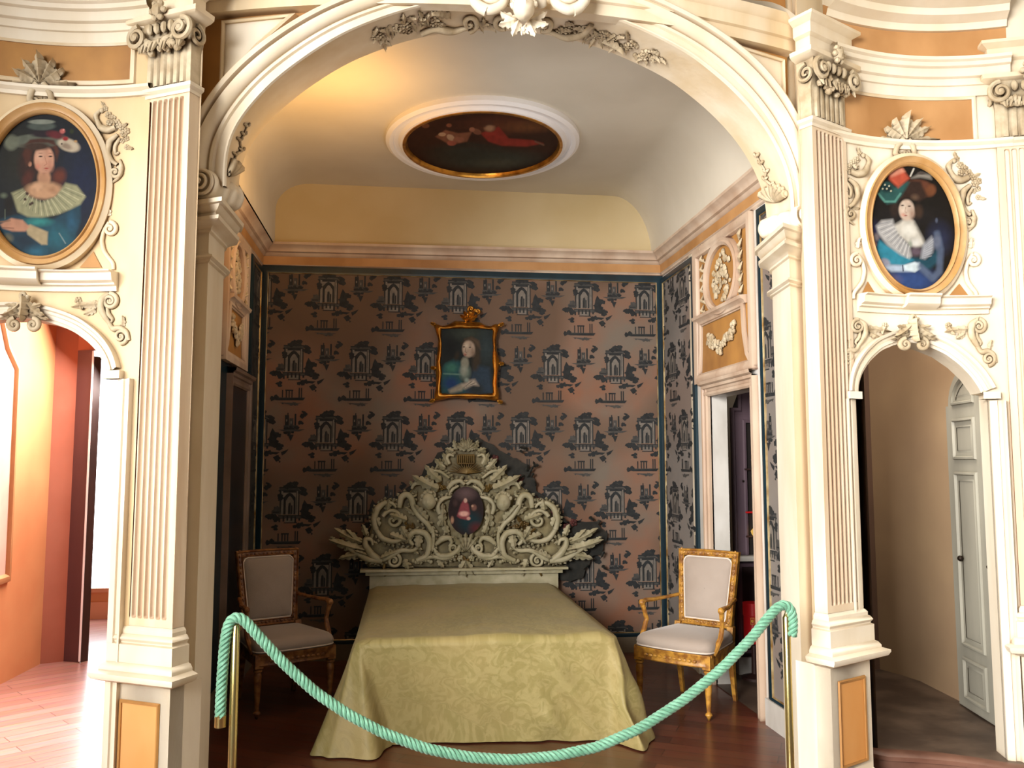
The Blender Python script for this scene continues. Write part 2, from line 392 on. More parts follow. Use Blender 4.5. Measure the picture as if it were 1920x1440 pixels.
def wallpaper(name, ground, mapf, u0, u1, v0, v1, ucen, vcen, label_parent=None, scale=None, w=.006, flipu=False):
    k = scale or (.5145/121)
    tu, tv = 121*k, 130*k
    mb = MB(); mb.cur = 0
    nu = max(2, int((u1-u0)/.2)); 
    mb.poly([mapf(u0, v0, w), mapf(u1, v0, w), mapf(u1, v1, w), mapf(u0, v1, w)])
    lay = {0: .0008, 1: .0008, 2: .0008}
    for j in range(-8, 9):
        for i in range(-12, 13):
            cu = ucen+(i+(.5 if j % 2 else 0))*tu + .004*math.sin(i*5+j); cv = vcen-j*tv*1.0
            if cu < u0-.5 or cu > u1+.5 or cv < v0-.5 or cv > v1+.5: continue
            idx = 0
            for m_, pl in MOTIF:
                idx += 1
                pts = [(cu+(-x if flipu else x)*k, cv+y*k) for x, y in pl]
                pu = [min(max(a, u0), u1) for a, b in pts]; pv = [min(max(b, v0), v1) for a, b in pts]
                if max(pu)-min(pu) < .003 or max(pv)-min(pv) < .0015: continue
                mb.cur = m_+1
                mb.poly([mapf(a, b, w+lay[m_]+idx*2e-5) for a, b in zip(pu, pv)])
    o = mb.build(name, [ground, tink, tmid, tlight], angle=20)
    return o
pb = PY(1208, 562, YB)
zt = PY(866, 521, YB).z
ubL, ubR = PY(495.5, 800, YB).x, PY(1234, 800, YB).x
zb = .150
o = wallpaper('wallpaper_panel', paper, mapBW, ubL, ubR, zb, zt, PY(1208, 565, YB).x, pb.z)
tag(o, 'pinkish toile wallpaper of ruined arches behind the bed on the back wall', 'wallpaper')
yr0, yr1 = PX(1309, 900, XR).y+.005, PX(1241, 900, XR).y
o = wallpaper('wallpaper_panel', paperside, mapRW, yr0, YB-.055, .15, 2.98, yr0+.25, pb.z, w=.008)
tag(o, 'grey toile wallpaper strip between the back corner and the side doorway', 'wallpaper')
yq1 = PX(1437, 900, XR).y
o = wallpaper('wallpaper_panel', paperside, mapRW, 4.15, yq1-.04, .165, 2.98, yq1-.32, pb.z-.1, w=.008)
tag(o, 'narrow grey toile wallpaper strip between the doorway and the right arch post', 'wallpaper')
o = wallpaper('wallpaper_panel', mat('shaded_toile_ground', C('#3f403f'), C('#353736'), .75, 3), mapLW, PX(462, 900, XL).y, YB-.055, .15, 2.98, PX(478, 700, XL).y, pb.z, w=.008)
tag(o, 'shadowed dark toile wallpaper strip on the left alcove wall', 'wallpaper')

# dark teal frames with gold beads
def frame_rect(mb, mapf, u0, u1, v0, v1, wd, w=.02):
    pth = [(u0, v0), (u1, v0), (u1, v1), (u0, v1)]
    sweepP(mb, [(0, 0), (0, w), (-wd*.3, w+.006), (-wd, w), (-wd, 0)], pth, mapf, 1, True)
def bead_rect(mb, mapf, u0, u1, v0, v1, r=.005):
    sweepP(mb, [(r, .008), (r*.7, .016), (0, .019), (-r*.7, .016), (-r, .008)], [(u0, v0), (u1, v0), (u1, v1), (u0, v1)], mapf, 1, True)
def panel_frame(label, mapf, u0, u1, v0, v1, wd):
    t = thing('panel_frame', label, 'moulding', mapf((u0+u1)/2, v0, 0))
    a = MB(); frame_rect(a, mapf, u0, u1, v0, v1, wd); a.build('border', darkblue, t)
    b = MB(); bead_rect(b, mapf, u0, u1, v0, v1); b.build('gold_bead', beadgold, t)
panel_frame('dark teal border with gold bead around the back wall wallpaper', mapBW, ubL, ubR, zb, zt, .055)
panel_frame('dark teal border with gold bead around the corner strip right of the bed', mapRW, yr0+.012, YB-.055, .15, 2.98, .045)
panel_frame('dark teal border with gold bead around the strip beside the right arch post', mapRW, 4.16, yq1-.04, .165, 2.98, .045)
panel_frame('dark teal border with thin pale bead on the left alcove wall', mapLW, PX(460, 900, XL).y, YB-.055, .15, 2.98, .045)
# dado / baseboards
mb = MB(); sweepP(mb, [(0, 0), (0, .035), (-.095, .035), (-.11, .02), (-.11, 0)], [(XL, .0), (XR, .0)], mapBW, -1); 
mb2 = MB(); mb2.box(((XL+XR)/2, YB-.015, .06), (XR-XL, .03, .12)); struct('baseboard_back', mb2, dadom)
mb = MB(); mb.box((XR-.018, (yq1+4.1)/2+.01, .075), (.036, yq1-4.1+.02, .15)); struct('baseboard_right', mb, whitep)
mb = MB(); mb.box((XL+.015, (4.15+YB)/2, .06), (.03, YB-4.15, .12)); struct('baseboard_left', mb, dadom)

# ------------------------------------------------------------------ cornice of the alcove
cprof = [(0, -.01), (.012, 0), (.012, .012), (.02, .02), (.022, .085), (.035, .095), (.04, .112), (.06, .118), (.062, .135), (.075, .15), (.1, .165), (.1, .185), (0, .19)]
path = [(XL, 4.0), (XL, YB), (XR, YB), (XR, 4.0)]
zsL, zsR = PY(489, 500, YB-.02).z, PY(1240, 516, YB-.02).z
zf_R = PX(1435, 378, XR-.02).z; zf_L = PX(448, 430, XL+.02).z
print('cornice z', zsL, zsR, zf_R, zf_L)
zoff = [zsL, zsL, zsR, zsR]
t = thing('alcove_cornice', 'cream and ochre moulded cornice running round the top of the alcove walls', 'cornice', ((XL+XR)/2, YB, 3.03))
for nm, mt_, idx in (('lower_bead', pinkw, (0, 4)), ('ochre_band', ochre, (3, 5)), ('crown_moulding', pinkw, (4, 13))):
    mb = MB(); sweepH(mb, cprof[idx[0]:idx[1]], path, -1, zs=[z for z in zoff]); mb.build(nm, mt_, t)

# ------------------------------------------------------------------ vaulted ceiling
ZV = 3.72
def vault_section():
    pts = [(XL+.02, 3.17), (XL+.10, 3.2), (XL+.10, 3.5)]
    for i in range(9):
        a = i/8*PI/2; pts.append((XL+.10+.26*(1-math.cos(a)), 3.5+.22*math.sin(a)))
    for i in range(1, 8): pts.append((XL+.36+(XR-.42-XL-.36)*i/8, ZV))
    for i in range(13):
        a = i/12*PI/2; pts.append((XR-.42+.33*math.sin(a), ZV-.5*(1-math.cos(a))))
    pts += [(XR-.02, 3.17)]
    return pts
sec = vault_section()
mb = MB(); mb.grid([[(x, y, z) for x, z in sec] for y in [3.75+i*(YB-3.75)/20 for i in range(21)]])
struct('ceiling', mb, ceil_m)
mb = MB(); mb.poly([(x, YB-.005, z) for x, z in sec]); struct('wall_back_lunette', mb, mat('lunette_plaster', C('#d2c19a'), C('#c8b488'), .8, 1.5))
# unseen slab added to keep daylight out of the alcove
mb = MB(); mb.box((.45, 5.3, 4.0), (4.4, 3.3, .1)); struct('daylight_block_slab', mb, ceil_m)

# ------------------------------------------------------------------ painting toolkit
class Paint:
    def __init__(s, x0, y0, x1, y1, k, bg):
        s.x0, s.y0, s.x1, s.y1, s.k = x0, y0, x1, y1, k
        s.nx, s.ny = int((x1-x0)*k)+1, int((y1-y0)*k)+1
        s.X, s.Y = np.meshgrid(np.linspace(x0, x1, s.nx), np.linspace(y0, y1, s.ny))
        s.im = np.ones((s.ny, s.nx, 3))*np.array(C(bg))
    def blend(s, a, col): a = a[..., None]; s.im = s.im*(1-a)+np.array(C(col))*a
    def ell(s, cx, cy, rx, ry, col, rot=0, soft=.25, al=1.0):
        ca, sa = math.cos(R(rot)), math.sin(R(rot)); dx, dy = s.X-cx, s.Y-cy
        u = (dx*ca+dy*sa)/rx; v = (-dx*sa+dy*ca)/ry; d = np.sqrt(u*u+v*v)
        s.blend(np.clip((1-d)/soft+.0, 0, 1)*al, col)
    def poly(s, pts, col, soft=1.5, al=1.0):
        m = np.zeros_like(s.X); n = len(pts); ins = np.zeros(s.X.shape, bool); dist = np.full(s.X.shape, 1e9)
        for i in range(n):
            (xa, ya), (xb, yb) = pts[i], pts[(i+1) % n]
            c = ((ya > s.Y) != (yb > s.Y)); xx = (xb-xa)*(s.Y-ya)/((yb-ya) if abs(yb-ya) > 1e-9 else 1e-9)+xa
            ins ^= (c & (s.X < xx))
            L2 = max((xb-xa)**2+(yb-ya)**2, 1e-9); t = np.clip(((s.X-xa)*(xb-xa)+(s.Y-ya)*(yb-ya))/L2, 0, 1)
            dist = np.minimum(dist, np.hypot(s.X-xa-t*(xb-xa), s.Y-ya-t*(yb-ya)))
        sd = np.where(ins, dist, -dist); s.blend(np.clip(.5+sd/(2*soft), 0, 1)*al, col)
    def line(s, pts, w, col, al=1.0, soft=None):
        dist = np.full(s.X.shape, 1e9)
        for (xa, ya), (xb, yb) in zip(pts[:-1], pts[1:]):
            L2 = max((xb-xa)**2+(yb-ya)**2, 1e-9); t = np.clip(((s.X-xa)*(xb-xa)+(s.Y-ya)*(yb-ya))/L2, 0, 1)
            dist = np.minimum(dist, np.hypot(s.X-xa-t*(xb-xa), s.Y-ya-t*(yb-ya)))
        so = soft or max(.6, w*.5); s.blend(np.clip((w/2-dist)/so+.5, 0, 1)*al, col)
    def mottle(s, amt=.12):
        rng = np.random.RandomState(5); g = rng.rand(s.ny//6+3, s.nx//6+3)
        yi = np.linspace(0, g.shape[0]-1.01, s.ny); xi = np.linspace(0, g.shape[1]-1.01, s.nx)
        y0 = yi.astype(int); x0 = xi.astype(int); fy = (yi-y0)[:, None]; fx = (xi-x0)[None]
        n = g[y0][:, x0]*(1-fy)*(1-fx)+g[y0+1][:, x0]*fy*(1-fx)+g[y0][:, x0+1]*(1-fy)*fx+g[y0+1][:, x0+1]*fy*fx
        s.im *= (1+amt*(n-.5)*2)[..., None]
    def build(s, name, p0, n, parent, inside, gain=1.0):
        W = {}
        P = []
        for j in range(s.ny):
            for i in range(s.nx):
                P.append(tuple(PP(s.X[j, i], s.Y[j, i], p0, n)))
        faces = []
        for j in range(s.ny-1):
            for i in range(s.nx-1):
                if inside((s.X[j, i]+s.X[j, i+1])/2, (s.Y[j, i]+s.Y[j+1, i])/2):
                    a = j*s.nx+i; faces.append((a+s.nx, a+s.nx+1, a+1, a))
        me = bpy.data.meshes.new(name); me.from_pydata(P, [], faces); me.materials.append(canvas_m)
        at = me.attributes.new('paint', 'FLOAT_COLOR', 'POINT')
        col = np.ones((s.ny*s.nx, 4), np.float32); col[:, :3] = np.clip(s.im.reshape(-1, 3)*gain, 0, 1)
        at.data.foreach_set('color', col.ravel())
        o = bpy.data.objects.new(name, me); COL.objects.link(o); o.parent = parent; o.matrix_parent_inverse = Matrix.Translation(-parent_loc(parent))
        return o
def tr(pts, ox, oy, k): return [(ox+x/k, oy+y/k) for x, y in pts]

# ceiling oval --------------------------------------------------------------
cO = PZ(906, 256, ZV-.01)
ax = (PZ(1092, 250, ZV-.01).x-PZ(719, 250, ZV-.01).x)/2
ayl = (PZ(905, 181, ZV-.01).y, PZ(905, 333, ZV-.01).y)
cyO = sum(ayl)/2; ay = abs(ayl[0]-ayl[1])/2
cxO = (PZ(1092, 262, ZV-.01).x+PZ(719, 240, ZV-.01).x)/2
print('oval', cxO, cyO, ax, ay)
t = thing('ceiling_painting', 'oval painting of figures on clouds set in white moulding on the alcove ceiling', 'painting', (cxO, cyO, ZV))
def oring(mb, prof, n=96):
    rows = []
    for i in range(n):
        a = 2*PI*i/n; rows.append([(cxO+(ax+o)*math.cos(a), cyO+(ay+o)*math.sin(a), ZV-w) for o, w in prof])
    rows.append(rows[0]); mb.grid(rows)
mb = MB(); oring(mb, [(0, 0), (0, .03), (-.025, .045), (-.05, .04), (-.055, .025), (-.085, .028), (-.1, .05), (-.12, .052), (-.125, .0)]); mb.build('white_moulding', whitefr, t)
mb = MB(); oring(mb, [(-.115, .0), (-.115, .058), (-.135, .058), (-.145, .04), (-.15, .0)]); mb.build('gilt_rim', gilt, t)
P = Paint(740, 195, 1075, 330, 1.0, '#2c1712')
f = lambda pts: tr(pts, 660, 0, 3.2)
P.ell(955, 235, 110, 22, '#4c2718', soft=.9); P.ell(990, 238, 60, 14, '#5c3820', soft=.9); P.ell(920, 300, 130, 26, '#2b3230', soft=.6); P.ell(870, 285, 90, 22, '#252a28', soft=.8)
P.ell(930, 305, 60, 10, '#40423a', soft=.9); P.line(f([(500, 900), (700, 860), (900, 890)]), 4, '#1c2322', .6)
P.poly(f([(770, 800), (880, 760), (940, 830), (1080, 840), (1150, 860), (1050, 880), (900, 875), (820, 850)]), '#7a2620')
P.ell(918, 240, 13, 9, '#6b4a38'); P.ell(912, 232, 18, 8, '#3a1f16', al=.8); P.ell(918, 240, 10, 7, '#8a6a52', soft=.5); P.ell(894, 247, 10, 6, '#6d4636', rot=20); P.ell(885, 243, 6, 5, '#8a5c48')
P.poly(f([(500, 820), (560, 780), (640, 800), (720, 790), (690, 850), (590, 870)]), '#6a4434'); P.ell(829, 252, 8, 4, '#9c8068'); P.ell(847, 268, 10, 6, '#8a4c40'); P.ell(845, 258, 9, 6, '#a08670', rot=30)
P.ell(860, 262, 12, 6, '#7c5040'); P.ell(798, 236, 8, 5, '#5a3828'); P.ell(842, 235, 6, 4, '#6a4030'); P.line(f([(1100, 850), (1150, 870)]), 3, '#6a4a3c'); P.mottle(.2)
def in_oval(px, py):
    p = PZ(px, py, ZV-.03); return ((p.x-cxO)/(ax-.12))**2+((p.y-cyO)/(ay-.12))**2 < 1
P.build('canvas', Vector((0, 0, ZV-.03)), Vector((0, 0, 1)), t, in_oval, 1.1)

# ------------------------------------------------------------------ arch
Opx = [(356, 365), (355, 340), (354, 318), (355, 290), (363.6, 264.5), (387, 217), (411, 179.5), (446, 139), (482, 106), (529, 71), (576, 41), (623, 18), (659, 2), (760, -25), (850, -40), (933, -45), (1016, -40), (1106, -25), (1207, 0), (1260, 25), (1310, 51), (1353, 80), (1380, 100), (1413, 130), (1447, 170), (1480, 223), (1500, 270), (1513, 313), (1520, 350), (1522, 380), (1523, 425)]
Bpx = [(447, 385), (447, 366), (447, 345), (448.6, 326), (455, 298), (472, 267), (505, 227), (529, 203), (564, 175), (611.5, 142), (660, 114), (738, 84), (800, 67), (863, 59), (929, 56), (1004, 62), (1066, 72), (1144, 97), (1207, 125), (1260, 153), (1323, 203), (1363, 243), (1397, 287), (1413, 317), (1427, 347), (1437, 387), (1438, 428)]
DS = .28
def resample(pts, n):
    L = [0]
    for a, b in zip(pts[:-1], pts[1:]): L.append(L[-1]+math.hypot(b[0]-a[0], b[1]-a[1]))
    out = []
    for i in range(n):
        s = L[-1]*i/(n-1); k = 0
        while k < len(L)-2 and L[k+1] < s: k += 1
        t_ = (s-L[k])/max(L[k+1]-L[k], 1e-9); out.append((pts[k][0]*(1-t_)+pts[k+1][0]*t_, pts[k][1]*(1-t_)+pts[k+1][1]*t_))
    return out
def smooth(pts, it=3):
    for _ in range(it): pts = [pts[0]]+[((a[0]+2*b[0]+c[0])/4, (a[1]+2*b[1]+c[1])/4) for a, b, c in zip(pts[:-2], pts[1:-1], pts[2:])]+[pts[-1]]
    return pts
NA = 120
Oc = smooth(resample([(p.x, p.z) for p in (on_surf(x, y, S) for x, y in Opx)], NA), 8)
Bc = smooth(resample([(p.x, p.z) for p in (on_surf(x, y, S, DS) for x, y in Bpx)], NA), 8)
arch = thing('archway', 'cream moulded arch on two square posts framing the bed alcove', 'arch', (XC, 3.75, 0))
aprof = [(0, 0), (.02, .012), (.06, .014), (.07, .004), (.1, .004), (.3, .006), (.33, .02), (.4, .024), (.43, .012), (.47, .012), (.5, .03), (.62, .05), (.76, .055), (.8, .04), (.83, .04), (.86, .062), (.95, .07), (1.0, .066), (1.0, -.06)]
rows = []
for i in range(NA):
    b, o_ = Bc[i], Oc[i]; rows.append([mS(b[0]+(o_[0]-b[0])*u, b[1]+(o_[1]-b[1])*u, w) for u, w in aprof])
mb = MB(); mb.grid(rows); mb.build('archivolt', creamlt, arch)
rows = []
for i in range(NA):
    b = Bc[i]; rows.append([(b[0], S(b[0])+s_*DS, b[1]) for s_ in (0, .05, .1, .5, .95, 1)] + [(b[0]+(Oc[i][0]-b[0])*.5, S(b[0])+DS, b[1]+(Oc[i][1]-b[1])*.5)])
mbs = MB(); mbs.grid(rows); mbs.build('soffit', cream, arch)
soff_bvh = bvh_of(mbs)

# pilaster frames
aL, aR_ = R(28), R(28)
PLc = PY(358, 160, 3.6); PRc = PY(1520, 216, 3.6)
PLc = Vector((-.905, 3.595)); PRc = Vector((1.838, 3.59))
# posts
def postpoly(a, b, c, d): return [a, b, c, d]
plB = PY(388, 560, 3.85); plA = Vector((plB.x-.085, 3.895)); plC = PY(418, 560, 4.13)
prB = PY(1482, 560, 3.85); prA = Vector((prB.x+.09, 3.91)); prC = PY(1449, 560, 4.13)
zcapL = on_surf(400, 385, lambda x: 3.85).z; zcapR = on_surf(1483, 437, lambda x: 3.85).z
print('cap z', zcapL, zcapR, 'post', plB, plC, prB, prC)
capz = (zcapL+zcapR)/2
capprof = [(0, -.26), (.012, -.255), (.012, -.248), (.028, -.24), (.028, -.232), (.005, -.222), (0, -.215), (0, -.125), (.012, -.12), (.012, -.11), (.026, -.098), (.05, -.09), (.062, -.085), (.066, -.07), (.045, -.062), (.042, -.05), (.056, -.04), (.068, -.022), (.082, -.018), (.084, 0), (-.03, .002)]
for nm, pts, side in (('left', [(plC.x-.02, 4.2), (plC.x, plC.y), (plB.x, plB.y), (plA.x, plA.y), (plA.x-.12, plA.y+.05)], 1), ('right', [(prC.x+.03, 4.2), (prC.x, prC.y), (prB.x, prB.y), (prA.x, prA.y), (prA.x+.12, prA.y+.05)], -1)):
    p = thing('x', None, None, (0, 0, 0)) if False else None
    zc = zcapL if side > 0 else zcapR
    sh = MB(); sweepH(sh, [(0, 0), (0, zc-.26)], pts, side); po = sh.build('post', creamlt, arch)
    cp = MB(); sweepH(cp, [(o_, zc+z) for o_, z in capprof], pts, side)
    top = [(p_.x + n_.x*.084*side, p_.y+n_.y*.084*side, zc) for p_, n_ in mitre(pts)]; cp.poly(top if side > 0 else top[::-1])
    cp.build('post_capital', creamlt, po)
# jamb returns: inner faces joining posts to alcove side walls
mb = MB()
mb.poly([(plC.x-.005, plC.y, 0), (XL, 4.2, 0), (XL, 4.2, 3.9), (plC.x-.005, plC.y, 3.3)]); mb.poly([(prC.x+.005, prC.y, 0), (XR, 4.2, 0), (XR, 4.2, 3.9), (prC.x+.005, prC.y, 3.3)])
struct('wall_front_return', mb, cream)

# spandrel wall (bowed), column grid above the arch
zTop = 4.6
XLs, XRs = -.95, 1.89
def arch_top(x):
    best = None
    for a, b in zip(Oc[:-1], Oc[1:]):
        if (a[0]-x)*(b[0]-x) <= 0 and abs(b[0]-a[0]) > 1e-9:
            z = a[1]+(b[1]-a[1])*(x-a[0])/(b[0]-a[0]); best = z if best is None else max(best, z)
    return best
rows = []
nX = 120
for i in range(nX+1):
    x = XLs+(XRs-XLs)*i/nX; zt_ = arch_top(x); z0 = (zt_-.03) if zt_ else capz-.1
    rows.append([mS(x, z0+(zTop-z0)*k/6, -.03) for k in range(7)])
mb = MB(); mb.grid(rows); struct('wall_front', mb, ochredk)
rows = []
for i in range(nX+1):
    x = XLs+(XRs-XLs)*i/nX; zt_ = arch_top(x); z0 = (zt_-.03) if zt_ else capz-.1
    rows.append([(x, 4.12, z0-.35), (x, 4.12, 4.0)])
# cream triangular inset panels
def tri_panel(label, px):
    pts = [(p.x, p.z) for p in (on_surf(x, y, S) for x, y in px)]
    # fan from centroid, subdivided
    cx = sum(p[0] for p in pts)/len(pts); cz = sum(p[1] for p in pts)/len(pts)
    mb = MB(); rows = [[mS(cx+(u-cx)*k/5, cz+(v-cz)*k/5, -.012) for u, v in pts] for k in range(6)]; mb.grid(rows, closed=True)
    fd = mb.build('spandrel_panel', creamlt, arch)
    mb = MB(); sweepP(mb, [(-.008, -.03), (-.008, .0), (0, .006), (.008, .0), (.01, -.03)], pts, mS, 1, True); mb.build('edge_moulding', cream, fd)
tri_panel('cream triangular panel between the arch and the left pilaster capital', [(414, 162), (418, 41), (545, 28), (520, 50), (480, 85), (445, 124)])
tri_panel('cream triangular panel between the arch and the right pilaster capital', [(1340, 66), (1377, 84), (1470, 113), (1473, 222), (1450, 175), (1418, 132), (1380, 97)])
# architrave band above spandrels
zaL = on_surf(397, 15, S, -.05).z; zaR = on_surf(1484, 96, S, -.05).z
print('arch band z', zaL, zaR)
za = (zaL+zaR)/2
mb = MB(); xs = [XLs+(XRs-XLs)*i/60 for i in range(61)]
rows = [[mS(x, za+z, w) for w, z in [(-.03, 0), (.03, 0), (.035, .05), (.05, .055), (.05, .12), (.065, .13), (.08, .16), (-.03, .165)]] for x in xs]
mb.grid(rows); tag(mb.build('front_architrave', cream), 'cream moulded beam curving above the arch between the two capitals', 'moulding')

# ------------------------------------------------------------------ ornament toolkit (relief on a surface)
class Orn:
    """relief carving that sits on a surface; strokes given on the photo grid, cast onto that surface"""
    def __init__(s, hitf, fat=1.3): s.mb = MB(); s.h = hitf; s.fat = fat
    def at(s, px, py, w=0.0):
        p, n = s.h(px, py); return p+n*w
    def k(s, px, py):
        p, n = s.h(px, py); return dep(p)/FPX
    def tube(s, pts, rad, lift=.5, seg=7, n=None, flat=1.0):
        pts = smooth(resample(pts, n or max(8, len(pts)*4)), 2); m = len(pts)
        if isinstance(rad, (int, float)): rad = [rad, rad]
        rad = [q*s.fat for q in rad]
        out = []; rr = []
        for i, (x, y) in enumerate(pts):
            t_ = i/(m-1)*(len(rad)-1); a = min(int(t_), len(rad)-2); r = rad[a]+(rad[a+1]-rad[a])*(t_-a)
            p, nn = s.h(x, y); kk = dep(p)/FPX; r *= kk; out.append(p+nn*r*lift); rr.append(r)
        s.mb.tube(out, rr, seg, flat=flat)
    def spiral(s, cx, cy, r, turns=1.5, a0=0, d=1, th=2.5, th1=None, inner=.15):
        n = int(14*turns)+4; th *= s.fat**.7
        pts = []
        for i in range(n):
            q = i/(n-1); rr = r*(1-q*(1-inner)); a = R(a0)+d*q*turns*2*PI; pts.append((cx+rr*math.cos(a), cy+rr*math.sin(a)))
        out = []; rs = []
        for i, (x, y) in enumerate(pts):
            q = i/(n-1); p, nn = s.h(x, y); kk = dep(p)/FPX; r_ = (th+(((th1 if th1 is not None else th*.6))-th)*q)*kk; out.append(p+nn*(r_*.5+q*th*.6*kk)); rs.append(r_)
        s.mb.tube(out, rs, 7); s.blob(cx, cy, th*1.1)
    def blob(s, x, y, r, sq=.7, rough=.0, lift=.3):
        p, n = s.h(x, y); kk = dep(p)/FPX; s.mb.ball(p+n*r*kk*lift, r*kk, 8, 6, (1, sq, 1), rough)
    def leaf(s, x, y, ang, L, W, lobes=4, lift=.35, curl=.5, bend=0):
        """acanthus leaf: ang in degrees, image sense (0 right, 90 down); lobed edges, raised mid rib, curled tip"""
        p0, n = s.h(x, y); kk = dep(p0)/FPX; NS, NT = 4*lobes+4, 7; rows = []
        for i in range(NS+1):
            q = i/NS; a = R(ang+bend*q); 
            cx = x+sum(math.cos(R(ang+bend*j/20))*L/20 for j in range(int(q*20))); cy = y+sum(math.sin(R(ang+bend*j/20))*L/20 for j in range(int(q*20)))
            hw = W*.5*(math.sin(PI*min(1, q**.75*.97+.03))**.7)*(.55+.45*abs(math.sin(lobes*PI*q)))+.02*W
            row = []
            for j in range(NT):
                t_ = (j/(NT-1)*2-1); px = cx-math.sin(a)*t_*hw - math.cos(a)*abs(t_)*hw*.25*0; py = cy+math.cos(a)*t_*hw
                w = W*kk*(lift*(1-abs(t_)**1.5)*.8 + .25*math.cos(t_*PI*2)*.25 + curl*q*q*.8 + .03)
                row.append(PP(px, py, p0, n)+n*w)
            rows.append(row)
        s.mb.grid(rows); s.mb.grid([[v-n*(W*kk*.18) for v in r_] for r_ in rows][::-1])
    def flower(s, x, y, r, pet=5):
        for i in range(pet):
            a = 2*PI*i/pet+x; s.blob(x+math.cos(a)*r*.62, y+math.sin(a)*r*.62, r*.5, .6)
        s.blob(x, y, r*.42, .9, lift=.9)
    def cluster(s, x0, y0, rx, ry, n, r, seed=1):
        rn = random.Random(seed)
        for i in range(n):
            a = rn.random()*2*PI; q = rn.random()**.5; x = x0+rx*q*math.cos(a); y = y0+ry*q*math.sin(a)
            if rn.random() < .45: s.flower(x, y, r*(.8+.5*rn.random()))
            else: s.leaf(x, y, rn.random()*360, r*2.6, r*1.5, 3)
    def build(s, name, m, parent=None): return s.mb.build(name, m, parent, angle=60)
def hit_f(f, off=0.0):
    def g(px, py):
        p = on_surf(px, py, f, off); e = .001; dy = (f(p.x+e)-f(p.x-e))/(2*e); l = math.hypot(1, dy); return p, Vector((dy/l, -1/l, 0))
    return g
def hit_plane(p0, n):
    def g(px, py): return PP(px, py, p0, n), n
    return g
def hit_bvh(bvh, fallback):
    def g(px, py):
        r = ray(px, py); h = bvh.ray_cast(CO, r.normalized())
        if h[0] is None: return fallback(px, py)
        n = h[1] if h[1].dot(r) < 0 else -h[1]
        return h[0], n
    return g
hR, hL, hS = hit_f(bay_R), hit_f(bay_L), hit_f(S)
hSof = hit_bvh(soff_bvh, hit_f(S, DS*.5))

# arch soffit ornaments + keystone
def orn_thing(name, label, cat, o, m, anchor, group=None):
    ob = o.build(name, m); tag(ob, label, cat, group); return ob
o = Orn(hSof)
for (x, y, r, sd, n) in ((712, 66, 16, 1, 9), (738, 52, 16, 2, 9), (765, 48, 14, 3, 9), (790, 36, 14, 4, 8), (815, 46, 14, 5, 8)): o.cluster(x, y, r, 11, n, 7, sd)
o.tube([(790, 60), (815, 48), (850, 56), (880, 48)], [5, 7, 3]); o.spiral(880, 40, 16, 1.3, 90, -1, 5); o.leaf(845, 30, 200, 40, 18, 4); o.cluster(900, 46, 20, 8, 8, 7, 9); o.spiral(940, 38, 14, 1.3, 60, 1, 5)
orn_thing('stucco_garland', 'grey-cream flower garland on the arch soffit left of the cherub head', 'stucco ornament', o, carve, None)
o = Orn(hSof)
for (x, y, r, sd, n) in ((1222, 104, 14, 11, 7), (1200, 98, 15, 12, 9), (1172, 84, 15, 13, 9), (1146, 66, 14, 14, 8), (1120, 70, 14, 15, 8), (1060, 52, 16, 16, 8), (1090, 58, 12, 17, 7)): o.cluster(x, y, r, 11, n, 7, sd)
o.tube([(1020, 52), (1060, 66), (1095, 62), (1110, 44)], [3, 7, 4]); o.spiral(1022, 42, 14, 1.3, 120, -1, 5); o.leaf(1130, 74, 20, 44, 20, 4)
orn_thing('stucco_garland', 'grey-cream flower garland on the arch soffit right of the cherub head', 'stucco ornament', o, carve, None)
for side, pts, shell, lab in ((-1, [(462, 236), (456, 252), (448, 262), (452, 282), (440, 290), (436, 306)], (424, 330), 'bellflower chain and shell on the left foot of the arch soffit'), (1, [(1420, 292), (1428, 306), (1438, 322), (1436, 336), (1448, 346), (1452, 358)], (1454, 378), 'bellflower chain and shell on the right foot of the arch soffit')):
    o = Orn(hSof); o.tube(pts, [1.5, 2.5], .6)
    for i, (x, y) in enumerate(pts):
        for a in (-140, -40): o.tube([(x, y), (x+5*math.cos(R(a)), y+6*math.sin(R(a))), (x+8*math.cos(R(a-side*10)), y+8*math.sin(R(a)))], [1.6, 2.6, 1.0], .8)
        o.blob(x, y, 3.6)
    for k in range(7):
        a = -150+k*20+(0 if side < 0 else 0); o.tube([shell, (shell[0]+26*math.cos(R(a-0)), shell[1]+30*math.sin(R(a)))], [2, 5.5, 6], .7); o.blob(shell[0]+26*math.cos(R(a)), shell[1]+30*math.sin(R(a)), 6)
    orn_thing('bellflower_drop', 'cream '+lab, 'stucco ornament', o, carve, None)

